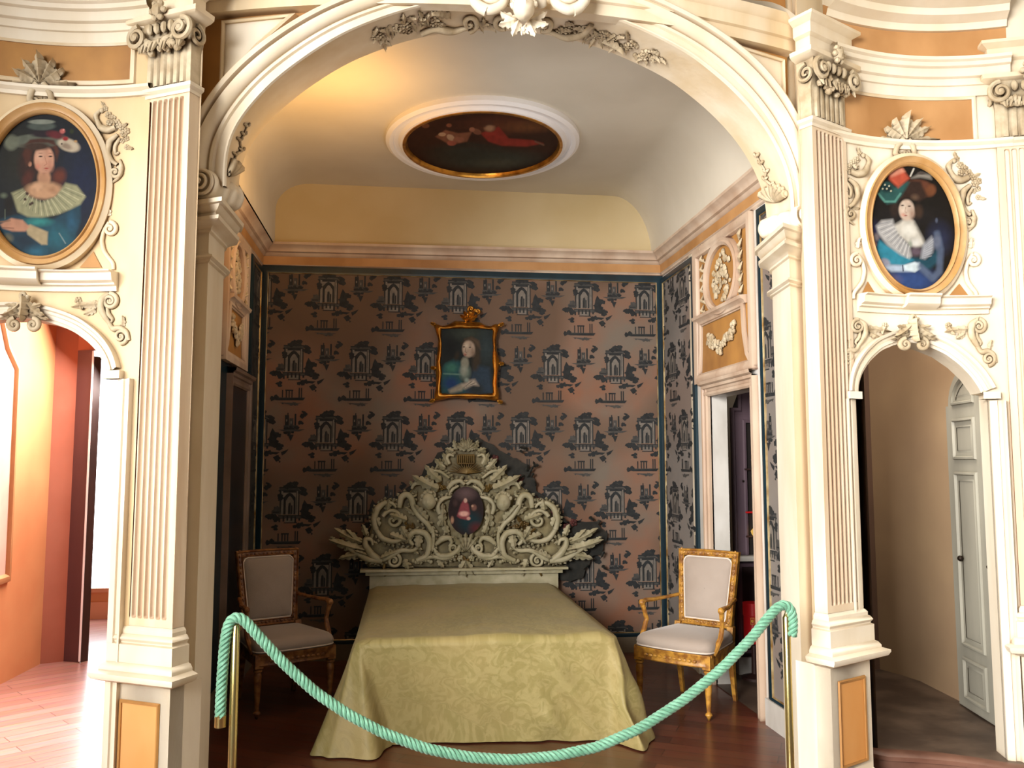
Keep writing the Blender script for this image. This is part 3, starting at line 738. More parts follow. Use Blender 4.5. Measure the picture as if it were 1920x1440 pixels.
# big scroll corbels on the post capitals
def scroll_corbel(label, axis_a, axis_b, Rr, zc, flip):
    """a rolled bolster lying from front disc (axis_a) back to axis_b"""
    t = thing('scroll_corbel', label, 'stucco ornament', (axis_a[0], axis_a[1], zc))
    a = Vector((axis_a[0], axis_a[1], zc)); b = Vector((axis_b[0], axis_b[1], zc)); d = (b-a).normalized(); u = Vector((0, 0, 1)); s_ = d.cross(u)
    mb = MB(); rows = []
    prof = [(0, .93), (.03, 1.0), (.1, 1.0), (.14, .9), (.2, .8), (.3, .86), (.38, .98), (.46, .92), (.5, .84), (.56, .92), (.62, 1.0), (.7, .98), (.78, .9), (.84, .98), (.92, .95), (.97, .8), (1, .3)]
    L = (b-a).length
    for q, r in prof:
        c = a+d*L*q; rows.append([c+(s_*math.cos(2*PI*k/24)+u*math.sin(2*PI*k/24))*Rr*r*(1+(.035*math.cos(8*2*PI*k/24) if .1 < q < .95 else 0)) for k in range(24)])
    mb.grid(rows, True); mb.add(rows[0], [tuple(range(24))]); mb.build('bolster', creamlt, t)
    sp = MB(); pts = []; rs = []
    for i in range(46):
        q = i/45; r = Rr*(.93-.8*q); an = R(150)+flip*q*2.4*2*PI; pts.append(a-d*(.004+.03*q)+s_*math.cos(an)*r+u*math.sin(an)*r); rs.append(Rr*(.14-.05*q))
    sp.tube(pts, rs, 7); sp.ball(a-d*.035, Rr*.16); sp.build('volute', creamlt, t)
pa = on_surf(380, 343, lambda x: 3.80); pa2 = on_surf(440, 373, lambda x: 4.02)
scroll_corbel('large rolled scroll resting on the left post capital under the arch foot', (pa.x+.0, pa.y), (pa2.x+.0, pa2.y), .068, pa.z-.005, -1)
pb_ = on_surf(1506, 404, lambda x: 3.80); pb2 = on_surf(1432, 424, lambda x: 4.06)
scroll_corbel('large rolled scroll resting on the right post capital under the arch foot', (pb_.x, pb_.y), (pb2.x, pb2.y), .058, pb_.z-.006, 1)

# keystone: two volutes and a cherub head
t = thing('keystone_cherub', 'cream cherub head between two big volutes at the crown of the arch', 'stucco ornament', mS(XC, 3.6, .1))
for cx, nm in ((918, 'left'), (1066, 'right')):
    o = Orn(hit_f(S, -.1)); o.spiral(cx, -12, 36, 1.6, 100 if nm == 'left' else 80, 1 if nm == 'left' else -1, 9, 6); o.blob(cx, -12, 20, .5)
    o.tube([(cx-30, -20), (cx-26, 10), (cx, 24), (cx+26, 10), (cx+30, -20)], [7, 8, 7]); o.build('volute', creamlt, t)
def head(hitf, px, py, r, name, m, parent, hair_m, look=0, tilt=0):
    p, n = hitf(px, py); k = dep(p)/FPX; rr = r*k; side = Vector((0, 0, 1)).cross(n).normalized(); up = Vector((0, 0, 1))
    side, up = side*math.cos(tilt)+up*math.sin(tilt), up*math.cos(tilt)-side*math.sin(tilt)
    f_ = (n+side*look).normalized(); s_ = up.cross(f_).normalized(); c = p+n*rr*.6
    mb = MB(); rows = []
    NR, NS_ = 22, 28
    for i in range(NR+1):
        th = PI*i/NR; row = []
        for j in range(NS_):
            ph = 2*PI*j/NS_; dx, dy, dz = math.sin(th)*math.sin(ph), math.sin(th)*math.cos(ph), math.cos(th)
            q = rr*(1.0 if dz > -.2 else 1.0-.12*(-dz-.2))
            f = 0
            if dy > 0:
                f += .22*math.exp(-((dx/.13)**2+((dz+.08)/.2)**2))          # nose
                f -= .13*math.exp(-(((abs(dx)-.33)/.14)**2+((dz-.14)/.1)**2))  # eye sockets
                f += .04*math.exp(-(((abs(dx)-.33)/.09)**2+((dz-.13)/.05)**2))
                f += .10*math.exp(-(((abs(dx)-.4)/.22)**2+((dz+.25)/.22)**2))  # cheeks
                f += .08*math.exp(-((dx/.2)**2+((dz+.42)/.06)**2))-.05*math.exp(-((dx/.18)**2+((dz+.485)/.025)**2))+.07*math.exp(-((dx/.16)**2+((dz+.55)/.06)**2))
                f += .08*math.exp(-((dx/.2)**2+((dz+.82)/.12)**2))
            row.append(c+(s_*dx*.84+f_*dy*(.95)+up*dz*1.08)*q*(1+f*.9))
        rows.append(row)
    mb.grid(rows, True, flip=True); ho = mb.build(name, m, parent)
    hb = MB(); rn = random.Random(int(px))
    for i in range(26):
        a = rn.uniform(0, PI); ph = rn.uniform(-PI, PI)*.0+rn.uniform(-1, 1)
        dx = math.cos(a); dz = math.sin(a)*.9+.12; dy = rn.uniform(-.6, .42)*(1-abs(dx)*.3)
        d = Vector((dx, dy, dz)).normalized(); hb.ball(c+(s_*d.x*.86+f_*d.y+up*d.z*1.12)*rr*1.0, rr*rn.uniform(.18, .3), 7, 5, (1, 1, 1), .2)
    hb.build('curls', hair_m, ho)
    return ho
head(hit_f(S, -.12), 980, 22, 24, 'cherub_head', creamlt, t, creamlt, 0, 0)
o = Orn(hit_f(S, -.08))
for a, x in ((200, 968), (160, 966), (-20, 992), (20, 994), (110, 972), (70, 990)): o.leaf(x, 40, a, 34, 20, 3)
for i in range(9): o.blob(950+i*8, -2+(i % 3)*4, 12, .8, .2)
o.cluster(980, 56, 12, 6, 6, 6, 4); o.build('foliage_collar', creamlt, t)

# ------------------------------------------------------------------ pilasters
def pilaster(label, e_in, org, w, d, zt, top=.62, ptaper=.93, group='fluted pilasters', mirror=False, pw=None):
    """org = (x,y) of the face centre, e_in = face direction (unit, to viewer's right). zt = shaft top"""
    e = Vector(e_in); n = Vector((e.y, -e.x)); O2 = Vector(org)
    t = thing('fluted_pilaster', label, 'pilaster', (org[0], org[1], 0))
    def W(u, v, z): p = O2+e*u+n*v; return (p.x, p.y, z)
    zb = .845    # top of base mouldings
    # shaft with flutes
    mb = MB(); NF = 7; h = w/2; D = .015; r = w*.80/NF/2*.78
    us = []
    cs = [-w*.40+w*.80*(i+.5)/NF for i in range(NF)]
    us = [-h]
    for c in cs: us += [c+r*x for x in (-1.15, -1, -.8, -.4, 0, .4, .8, 1, 1.15)]
    us += [h]
    zl = [zb+.0, zb+.03]+[zb+.03+r*x for x in (.3, .7, 1, 1.5)]+[zb+(zt-zb)*i/6 for i in range(1, 6)]+[zt-.03-r*x for x in (1.5, 1, .7, .3, 0)]+[zt]
    rows = []
    for z in zl:
        s_ = 1-(1-ptaper)*(z-zb)/(zt-zb); row = [W(-h*s_, -d, z)]
        for u in us:
            dp = 0
            for c in cs:
                du = abs(u-c)/r; dz = max(0, (zb+.03+r-z)/r, (z-(zt-.03-r))/r); q = du*du+dz*dz
                if q < 1: dp = D*math.sqrt(1-q)
            row.append(W(u*s_, -dp, z))
        row.append(W(h*s_, -d, z)); rows.append(row)
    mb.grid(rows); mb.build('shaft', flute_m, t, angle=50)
    # necking band
    def ring(prof, z0, ww=w, dd=d, m=cream, nm='band', par=t, hw=None):
        mb = MB(); hh = ww/2; path = [W(-hh, -dd, 0)[:2], W(-hh, 0, 0)[:2], W(hh, 0, 0)[:2], W(hh, -dd, 0)[:2]]
        sweepH(mb, [(o_, z0+z) for o_, z in prof], path, -1); 
        tp = [(p_.x-n_.x*prof[-1][0], p_.y-n_.y*prof[-1][0], z0+prof[-1][1]) for p_, n_ in mitre(path)]; mb.poly(tp)
        return mb.build(nm, m, par)
    wt = w*ptaper
    ring([(-.01, -.02), (.004, -.018), (.004, -.004), (.018, .006), (.02, .02), (-.01, .024)], zt, wt, d, creamlt, 'necking')
    # base mouldings
    ring([(.0, -.001), (.02, 0.0), (.028, .012), (.02, .026), (.012, .03), (.012, .045), (.004, .055), (-.004, .06)], .785, w, d, creamlt, 'base_moulding')
    ring([(0, 0), (.03, 0), (.03, .07), (.02, .075), (.02, .085), (.0, .085)], .705, w, d, creamlt, 'base_block')
    # plinth cap
    pd = ring([(.012, -.5), (.012, -.06), (.02, -.055), (.035, -.05), (.035, -.05), (.07, -.035), (.078, -.02), (.078, -.01), (.05, .0), (.05, .01), (.04, .025), (.03, .03)], .675, w, d, creamlt, 'pedestal_cap')
    mb = MB(); hh = w/2+.012
    path = [W(-hh, -d-.1, 0)[:2], W(-hh, .012, 0)[:2], W(hh, .012, 0)[:2], W(hh, -d-.1, 0)[:2]]
    sweepH(mb, [(.03, 0), (.03, .12), (.012, .14), (0, .15), (0, .62)], path, -1); ped = mb.build('pedestal', creamlt, t)
    mb = MB(); pwx = w*.33; mb.poly([W(-pwx, .0135, .2), W(pwx, .0135, .2), W(pwx, .0135, .545), W(-pwx, .0135, .545)]); mb.build('orange_panel', orange_p, ped)
    mb = MB(); sweepP(mb, [(0, .014), (0, .02), (-.008, .022), (-.012, .014)], [(-pwx, .2), (pwx, .2), (pwx, .545), (-pwx, .545)], lambda u, v, q: W(u, q, v), 1, True); mb.build('panel_moulding', ochredk, ped)
    # capital
    zc = zt+.03; hcap = .30; cap = None
    mb = MB()
    hh = wt/2; rows = []
    # bell, flutes in the lower half
    us = []
    for i in range(6):
        c = -wt*.42+wt*.84*(i+.5)/6; us += [c+wt*.06*x for x in (-1, -.6, 0, .6, 1)]
    for z, ex in ((zc, 0), (zc+.01, 0), (zc+.14, .0), (zc+.17, .01), (zc+.2, .02), (zc+.28, .03)):
        row = [W(-hh-ex*.5, -d, z), W(-hh-ex*.5, ex, z)]
        for k, u in enumerate(us):
            bulge = (.01 if (k % 5) in (1, 2, 3) else 0)*(1 if z < zc+.15 else 0); row.append(W(u, ex+bulge, z))
        row += [W(hh+ex*.5, ex, z), W(hh+ex*.5, -d, z)]; rows.append(row)
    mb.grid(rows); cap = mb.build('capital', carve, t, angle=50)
    def W3(u, v, z): return Vector(W(u, v, z))
    for sx in (-1, 1):
        sc = MB(); pts = []; rs = []
        for i in range(34):
            q = i/33; rr = .052*(1-.86*q); an = R(90)+sx*(-1)*q*1.7*2*PI; pts.append(W3(sx*(hh*.92)+math.cos(an)*rr, .05+.02*q, zc+.205+math.sin(an)*rr)); rs.append(.013-.006*q)
        sc.tube(pts, rs, 7); sc.ball(W3(sx*hh*.92, .06, zc+.205), .018); sc.build('volute', carve, cap)
        sc = MB(); pts = []; rs = []
        for i in range(26):
            q = i/25; rr = .045*(1-.86*q); an = R(90)+q*1.6*2*PI; pts.append(W3(sx*(hh+.02), -.01+math.cos(an)*rr, zc+.2+math.sin(an)*rr)); rs.append(.011-.005*q)
        sc.tube(pts, rs, 6); sc.build('side_volute', carve, cap)
    eg = MB()
    for i in range(4): eg.ball(W3((i-1.5)*wt*.15, .045, zc+.235), .02, 8, 6, (.8, .8, 1.3))
    eg.build('egg_moulding', carve, cap)
    fl = MB(); rn = random.Random(int(org[0]*100))
    for i in range(34):
        u = rn.uniform(-.85, .85)*hh; dz = .15+.05*(u/hh)**2+rn.uniform(-.028, .03)
        fl.ball(W3(u, .035+rn.uniform(-.008, .015), zc+dz), rn.uniform(.009, .019), 7, 5, (1, 1, 1), .35)
    for i in range(10):
        u = (i-4.5)/4.5*hh*.9; c0 = W3(u, .03, zc+.19); c1 = W3(u+rn.uniform(-.02, .02), .06, zc+.13); fl.tube([c0, (c0+c1)/2+Vector((0, 0, .01)), c1], [.006, .013, .003], 6)
    fl.build('flower_festoon', carve, cap)
    # abacus, leaf boss, entablature block
    ring([(.0, 0), (.035, .01), (.05, .02), (.052, .04), (.0, .045)], zc+.262, wt+.02, d, cream, 'abacus', cap)
    bs = MB(); bs.ball(W3(0, .06, zc+.3), .028, 9, 6, (1, 1, 1.2), .3)
    for k in range(6): bs.ball(W3(.03*math.cos(k*1.05), .065, zc+.3+.035*math.sin(k*1.05)), .014, 7, 5)
    bs.build('rosette', carve, cap)
    ring([(.0, 0), (.012, 0), (.012, .07), (.03, .08), (.03, .13), (.06, .15), (.06, .165), (.0, .17)], zc+.305, wt, d, cream, 'entablature_block')
    return t
ztp = 3.07
eL = (math.cos(aL), -math.sin(aL)); cL_ = PLc-Vector(eL)*(.270/2)
pilaster('fluted pilaster left of the arch with flowered capital and orange panelled pedestal', eL, cL_, .272, .065, ztp-.0, ptaper=.93)
eR = (math.cos(aR_), math.sin(aR_)); cR_ = PRc+Vector(eR)*(.265/2)
pilaster('fluted pilaster right of the arch with flowered capital and orange panelled pedestal', eR, cR_, .268, .065, ztp-.01, ptaper=.98)
pE = on_surf(1880, 700, bay_R); e3 = (math.cos(R(20)), -math.sin(R(20)))
pilaster('fluted pilaster cut by the right edge beyond the small arched door', e3, Vector((pE.x, pE.y-.01))+Vector(e3)*.16, .285, .10, ztp-.03, ptaper=.98)
# backing strips between posts and pilasters
for a, b, c_, nm in ((Vector((-1.02, 4.0)), Vector((plA.x-.0, plA.y-.01)), None, 'l'),):
    pass
mb = MB()
pl_b = PLc+Vector((math.sin(aL), math.cos(aL)))*.06
pts = [cL_-Vector(eL)*.17+Vector((math.sin(aL), math.cos(aL)))*.06, pl_b+Vector((.0, .0)), Vector((plA.x-.01, plA.y+.03)), Vector((plA.x+.03, plA.y+.03))]
mb.grid([[(p.x, p.y, 0), (p.x, p.y, zTop)] for p in pts])
struct('wall_front_left_strip', mb, cream)
mb = MB(); pr_b = PRc+Vector((-math.sin(aR_), math.cos(aR_)))*.06
pts = [Vector((prA.x-.03, prA.y+.03)), Vector((prA.x+.01, prA.y+.03)), pr_b, cR_+Vector(eR)*.17+Vector((-math.sin(aR_), math.cos(aR_)))*.06]
mb.grid([[(p.x, p.y, 0), (p.x, p.y, zTop)] for p in pts])
struct('wall_front_right_strip', mb, cream)

# ------------------------------------------------------------------ side bays with arched doorways
def arch_xz(px, f): return [(p.x, p.z) for p in (on_surf(x, y, f) for x, y in px)]
inR = arch_xz([(1606, 737), (1607, 718), (1614, 698), (1628, 677), (1650, 657), (1680, 645), (1708, 642), (1738, 650), (1770, 664), (1798, 685), (1820, 708), (1836, 732), (1838, 737)], bay_R)
hxR = []
rt = arch_xz([(40, 597), (60, 598), (87, 603), (119, 613), (144, 624), (173, 646), (191, 668), (200, 690), (201, 698)], bay_L)
cxl = on_surf(32, 600, bay_L).x
inL = [(2*cxl-x, z) for x, z in rt[::-1] if 2*cxl-x < cxl-.02]+[(cxl, rt[0][1]+.002)]+[p for p in rt if p[0] > cxl+.02]
def bay_wall(name, f, mf, inner, x0, x1, jamb0, jamb1, zbase, m, ztop=4.6):
    mb = MB(); xs = sorted(set([x0+(x1-x0)*i/50 for i in range(51)]+[jamb0, jamb0+1e-4, jamb1, jamb1-1e-4]))
    spring = (inner[0][1]+inner[-1][1])/2
    def zl(x):
        if x <= jamb0 or x >= jamb1: return zbase
        for a, b in zip(inner[:-1], inner[1:]):
            if a[0] <= x <= b[0]: return a[1]+(b[1]-a[1])*(x-a[0])/max(b[0]-a[0], 1e-9)
        return spring
    rows = []
    for x in xs:
        z0 = zl(x); rows.append([mf(x, z0+(ztop-z0)*k/8, 0) for k in range(9)])
    mb.grid(rows)
    # reveal thickness
    outline = [(jamb0, zbase), (jamb0, spring)]+inner+[(jamb1, spring), (jamb1, zbase)]
    mb.grid([[mf(x, z, 0), mf(x, z, -.12)] for x, z in outline])
    o_ = struct(name, mb, m); return outline
jR1 = on_surf(1856, 800, bay_R).x; jR0 = inR[0][0]-.02
outR = bay_wall('wall_right_bay', bay_R, mR, inR, 1.96, 3.0, jR0, jR1, .15, creamlt)
jL1 = on_surf(222, 760, bay_L).x; jL0 = 2*cxl-jL1
outL = bay_wall('wall_left_bay', bay_L, mL, inL, -2.06, -1.10, jL0, jL1, 0, mat('bounce_shade_stucco', C('#e4cda6'), C('#d4b88c'), .62, 4, (1, 1, .3), .1, 30, dirt_shade=C('#9a7a52'), dirt_shade_d=.035, dirt_shade_mix=.8))  # dimmer light and orange bounce on this bay put into its colour
# archivolts as trim
prof = [(0, -.02), (0, .012), (.012, .016), (.014, .022), (.03, .024), (.032, .018), (.044, .018), (.05, .03), (.062, .034), (.064, -.01)]
for lab, inner, mf, j0, j1, zb_ in (('moulded cream surround of the small arched doorway on the right', inR, mR, jR0, jR1, .15), ('moulded cream surround of the arched doorway on the left', inL, mL, jL0, jL1, 0)):
    t = thing('door_surround', lab, 'moulding', mf((j0+j1)/2, zb_, 0))
    mb = MB(); sweepP(mb, prof, smooth(resample(inner, 50), 2), mf, 1); 
    for (x, z), sx in ((inner[0], -1), (inner[-1], 1)):
        a = mf(x-.002*sx, z-.004, 0)
        mb.grid([[mf(x-.0*sx, z-.03, w), mf(x+.075*sx, z-.03, w), mf(x+.075*sx, z+.004, w), mf(x, z+.004, w)] for w in (0, .035)]); mb.poly([mf(x, z-.03, .035), mf(x+.075*sx, z-.03, .035), mf(x+.075*sx, z+.004, .035), mf(x, z+.004, .035)]); mb.poly([mf(x, z-.03, .035), mf(x+.075*sx, z-.03, .035), mf(x+.075*sx, z-.03, -.03), mf(x, z-.03, -.03)])
    mb.build('archivolt', creamlt, t)
    for x, sx in ((j0, -1), (j1, 1)):
        mb = MB(); z1 = inner[0][1]-.03
        mb.grid([[mf(x+o_*sx, z_, w) for o_, w in [(0, -.02), (0, .012), (.012, .016), (.03, .02), (.034, .012), (.05, .014), (.056, .03), (.064, .03), (.064, -.01)]] for z_ in (zb_, z1)]); mb.build('jamb', creamlt, t)

def bay_trim(f, mf, hf, zs, x0, x1, lab):
    xs = [x0+(x1-x0)*i/40 for i in range(41)]
    def band(z0, prof): mb = MB(); mb.grid([[mf(x, z0+z, w) for w, z in prof] for x in xs]); return mb
    t = thing('wall_cornice', lab, 'cornice', mf((x0+x1)/2, zs['trim'], 0))
    band(zs['trim'], [(0, -.03), (.012, -.028), (.014, -.012), (.03, 0), (.032, .012), (.014, .02), (0, .022)]).build('string_moulding', creamlt, t)
    band(zs['arch'], [(w_, z_*.57) for w_, z_ in [(0, -.02), (.012, -.018), (.014, .07), (.024, .075), (.026, .13), (.042, .14), (.044, .21), (.06, .22), (.066, .25), (.08, .262), (.08, .29), (0, .3)]]).build('architrave', creamlt, t)
    band(zs['arch']+.165, [(.0, 0), (.002, .22)]).build('ochre_frieze', ochre, t)
    mb = band(zs['arch']+.345, [(0, -.02), (.02, -.02), (.03, .01), (.08, .03), (.09, .06), (.16, .08), (.17, .12), (.24, .14), (.25, .2), (.28, .22), (.28, .4)]); mb.build('top_cornice', creamlt, t)
trz_R = hR(1735, 272)[0].z; trz_L = hL(120, 172)[0].z; arz_R = hR(1720, 180)[0].z; arz_L = hL(120, 80)[0].z
print('trim z', trz_R, trz_L, arz_R, arz_L)
bay_trim(bay_R, mR, hR, {'trim': trz_R, 'arch': arz_R}, 1.96, 2.9, 'curved cream cornice and ochre frieze above the right oval portrait')
bay_trim(bay_L, mL, hL, {'trim': trz_L, 'arch': arz_L}, -2.05, -1.09, 'curved cream cornice above the left oval portrait')
def ochre_panel(px0, px1, hf, mf, lab, m):
    (xa, ya), (xb, yb) = px0, px1
    pA, pB = hf(xa, ya)[0], hf(xb, yb)[0]; x0, x1, z0, z1 = min(pA.x, pB.x), max(pA.x, pB.x), min(pA.z, pB.z), max(pA.z, pB.z)
    t = thing('frieze_panel', lab, 'panel', mf((x0+x1)/2, z0, 0)); n = 30
    mb = MB(); mb.grid([[mf(x0+(x1-x0)*i/n, z, .003) for z in (z0, z1)] for i in range(n+1)]); mb.build('field', m, t)
    pth = [(x0+(x1-x0)*i/n, z0) for i in range(n+1)]+[(x0+(x1-x0)*i/n, z1) for i in range(n, -1, -1)]
    mb = MB(); sweepP(mb, [(.004, .0), (.004, .01), (-.004, .014), (-.014, .01), (-.018, .0)], pth, mf, 1, True); mb.build('edge_moulding', cream, t)
ochre_panel((1560, 246), (1822, 186), hR, mR, 'long ochre recessed panel above the right oval portrait', ochre)
ochre_panel((-60, 136), (250, 84), hL, mL, 'long brown ochre recessed panel above the left oval portrait', ochredk)

# lintel shelves over the doorways
def lintel(lab, hf, mf, x0, x1, zt_, brk):
    t = thing('door_entablature', lab, 'moulding', mf((x0+x1)/2, zt_-.1, 0)); n = 24
    xs = [x0+(x1-x0)*i/n for i in range(n+1)]
    mb = MB(); prof = [(0, -.082), (.012, -.08), (.014, -.06), (.03, -.055), (.03, -.05), (.03, -.048), (.05, -.04), (.056, -.01), (.072, -.004), (.072, .0), (0, .002)]
    mb.grid([[mf(x, zt_+z, w) for w, z in prof] for x in xs])
    for x in (x0, x1): mb.poly([mf(x, zt_+z, w) for w, z in prof])
    mb.build('shelf', creamlt, t)
    mb = MB(); prof2 = [(0, -.06), (.055, -.055), (.075, -.04), (.08, -.01), (.095, -.003), (.095, .006), (0, .008)]
    xs = [brk[0]+(brk[1]-brk[0])*i/6 for i in range(7)]
    mb.grid([[mf(x, zt_+z, w) for w, z in prof2] for x in xs]); 
    for x in brk: mb.poly([mf(x, zt_+z, w) for w, z in prof2])
    mb.build('centre_break', creamlt, t)
lz = hR(1740, 563)[0].z; print('lintel z', lz, hL(120, 517)[0].z)
lintel('cream shelf moulding between the right oval portrait and its arched doorway', hR, mR, hR(1606, 575)[0].x, hR(1852, 580)[0].x, lz+.01, (hR(1684, 575)[0].x, hR(1748, 575)[0].x))
lzl = hL(120, 517)[0].z
lintel('cream shelf moulding between the left oval portrait and its arched doorway', hL, mL, hL(-140, 530)[0].x, hL(222, 530)[0].x, lzl+.01, (hL(4, 530)[0].x, hL(82, 530)[0].x))

# ------------------------------------------------------------------ oval portraits
def oval_portrait(lab, cx, cy, rx, ry, hf, paintf, gain):
    p0, n = hf(cx, cy); n = Vector((0, -1, 0)) if True else n; p0 = p0+Vector((0, -.03, 0)); k = dep(p0)/FPX
    t = thing('oval_portrait', lab, 'painting', (p0.x, p0.y, p0.z-ry*k))
    a_, b_ = rx*k, ry*k
    def ring(prof, n_=80):
        mb = MB(); rows = []
        for i in range(n_):
            an = 2*PI*i/n_; c_, s__ = math.cos(an), math.sin(an); rows.append([(p0.x+(a_+o)*c_, p0.y-w, p0.z+(b_+o)*s__) for o, w in prof])
        rows.append(rows[0]); mb.grid(rows); return mb
    ring([(-.006, .002), (-.004, .018), (.004, .026), (.01, .018), (.024, .022), (.034, .034), (.04, .02)]).build('gilt_frame', giltwood, t)
    ring([(.038, .026), (.046, .02), (.058, .012), (.06, -.06)]).build('outer_moulding', cream, t)
    P = paintf()
    P.build('canvas', p0, Vector((0, -1, 0)), t, lambda x, y: ((PP(x, y, p0, n).x-p0.x)/a_)**2+((PP(x, y, p0, n).z-p0.z)/b_)**2 < 1.0, gain)
    return t
def paint_left():
    P = Paint(-22, 200, 204, 506, 1.0, '#141a22'); f = lambda pts: tr(pts, 0, 180, 4.235)
    def e(x, y, rx, ry, c, **k): P.ell(x/4.235, 180+y/4.235, rx/4.235, ry/4.235, c, **k)
    e(150, 500, 260, 420, '#23241f', soft=.8); e(650, 700, 180, 420, '#0f1a36', soft=.7); e(560, 500, 160, 160, '#162034', soft=.9, al=.6)
    # dress
    P.poly(f([(60, 960), (200, 930), (400, 990), (640, 850), (640, 1000), (590, 1160), (520, 1290), (300, 1320), (0, 1300), (-60, 1200), (-60, 1000)]), '#14384a', 3)
    e(450, 1120, 160, 150, '#1a5868', soft=.9); e(300, 1000, 150, 50, '#2a7c7c', soft=.8); e(570, 1000, 60, 110, '#1c4a64', soft=.8); e(280, 1230, 110, 60, '#24607a', soft=.9); e(200, 1150, 150, 120, '#101d2e', soft=.8, al=.7)
    # hair behind, neck, chest
    e(230, 560, 110, 190, '#2f1c18', soft=.5); e(470, 640, 70, 90, '#5c2c20', rot=20, soft=.6); e(220, 650, 50, 90, '#4c241c', rot=25, soft=.6)
    e(350, 650, 62, 90, '#b08468', soft=.35); e(350, 750, 180, 85, '#b48c6c', soft=.4); e(300, 720, 60, 50, '#c49c7c', soft=.9); e(420, 745, 60, 40, '#9c7458', soft=.9)
    # face
    e(350, 505, 88, 122, '#c09078', soft=.2); e(320, 470, 55, 70, '#cfa48c', soft=.9); e(395, 560, 45, 60, '#b07c68', soft=.9); e(300, 560, 30, 30, '#c4806c', soft=1)
    e(237, 540, 18, 26, '#a87862', soft=.4); P.line(f([(355, 480), (372, 540), (352, 552)]), .9, '#7c4c3c', .7)
    for x in (322, 400): e(x, 480, 22, 8, '#2c1a18', soft=.6); e(x, 455, 26, 4, '#5c3828', soft=.8, al=.8)
    e(368, 575, 24, 8, '#9c3c38', soft=.6); e(366, 592, 14, 4, '#7c3830', soft=1, al=.6); e(350, 615, 30, 10, '#8a5c4c', soft=1, al=.4)
    # hair over forehead, hat
    P.poly(f([(210, 560), (180, 460), (220, 370), (330, 350), (440, 360), (470, 440), (450, 520), (430, 430), (380, 385), (300, 390), (255, 440), (240, 520)]), '#4a281e', 2.5)
    e(300, 355, 262, 62, '#5c6258', rot=-3, soft=.2); e(90, 370, 70, 75, '#6a7062', rot=20, soft=.4); e(290, 400, 150, 40, '#3c2a22', soft=.5)
    P.poly(f([(200, 385), (240, 345), (330, 335), (430, 350), (450, 400), (380, 372), (280, 372)]), '#452820', 2)
    e(545, 390, 105, 58, '#b4a894', rot=18, soft=.3); e(530, 400, 60, 30, '#8c7c6c', rot=18, soft=.6); e(350, 300, 130, 38, '#241c24', soft=.4); e(330, 240, 128, 38, '#48524e', soft=.3); e(330, 205, 118, 22, '#7d857c', soft=.3)
    e(440, 310, 90, 40, '#5c2028', rot=12, soft=.5); e(495, 280, 28, 24, '#b0605c', soft=.5); e(520, 340, 30, 22, '#8c2428', soft=.5); e(570, 280, 22, 26, '#2c3420', soft=.6); e(505, 268, 10, 10, '#d08c84', soft=.6); e(600, 360, 18, 14, '#b08c60', soft=.6); e(490, 380, 10, 8, '#2c1c1c', soft=.5)
    # ruff collar
    P.poly(f([(90, 770), (180, 735), (230, 800), (330, 845), (440, 800), (500, 720), (520, 690), (610, 710), (680, 800), (640, 860), (560, 900), (460, 940), (330, 965), (220, 960), (140, 920)]), '#8f8f70', 2.5)
    for i in range(24):
        q = i/23; x0 = 190+(520-190)*q; y0 = 745+95*math.sin(PI*q)-20*q; x1 = 110+(675-110)*q; y1 = 790+165*math.sin(PI*min(1, q*1.02))+20*q*0
        P.line(f([(x0, y0), (x1, y1)]), 1.1, '#c4c0a0' if i % 2 else '#5f6350', .75)
    for x, y in ((215, 775), (200, 820), (255, 850), (240, 860)): e(x, y, 16, 16, '#38241e', soft=.6)
    # arm and hand, dark flowers
    P.poly(f([(200, 1040), (240, 1020), (380, 1080), (375, 1180), (330, 1180), (220, 1100)]), '#a49474', 2); P.poly(f([(0, 1020), (90, 970), (180, 985), (235, 1040), (200, 1075), (100, 1075), (20, 1050)]), '#b08068', 2)
    P.line(f([(20, 1045), (110, 1050)]), 1.5, '#7c5040'); P.line(f([(0, 1000), (80, 990)]), 3, '#7c5c48', .8); e(60, 1130, 60, 50, '#5c5a48', soft=.7); e(70, 860, 50, 100, '#14100e', soft=.6); e(30, 790, 40, 30, '#5c6656', soft=.8); P.line(f([(40, 900), (40, 980)]), 1, '#707c68'); P.line(f([(470, 1090), (520, 1170)]), 2, '#8c9c9c', .6)
    P.mottle(.15); return P
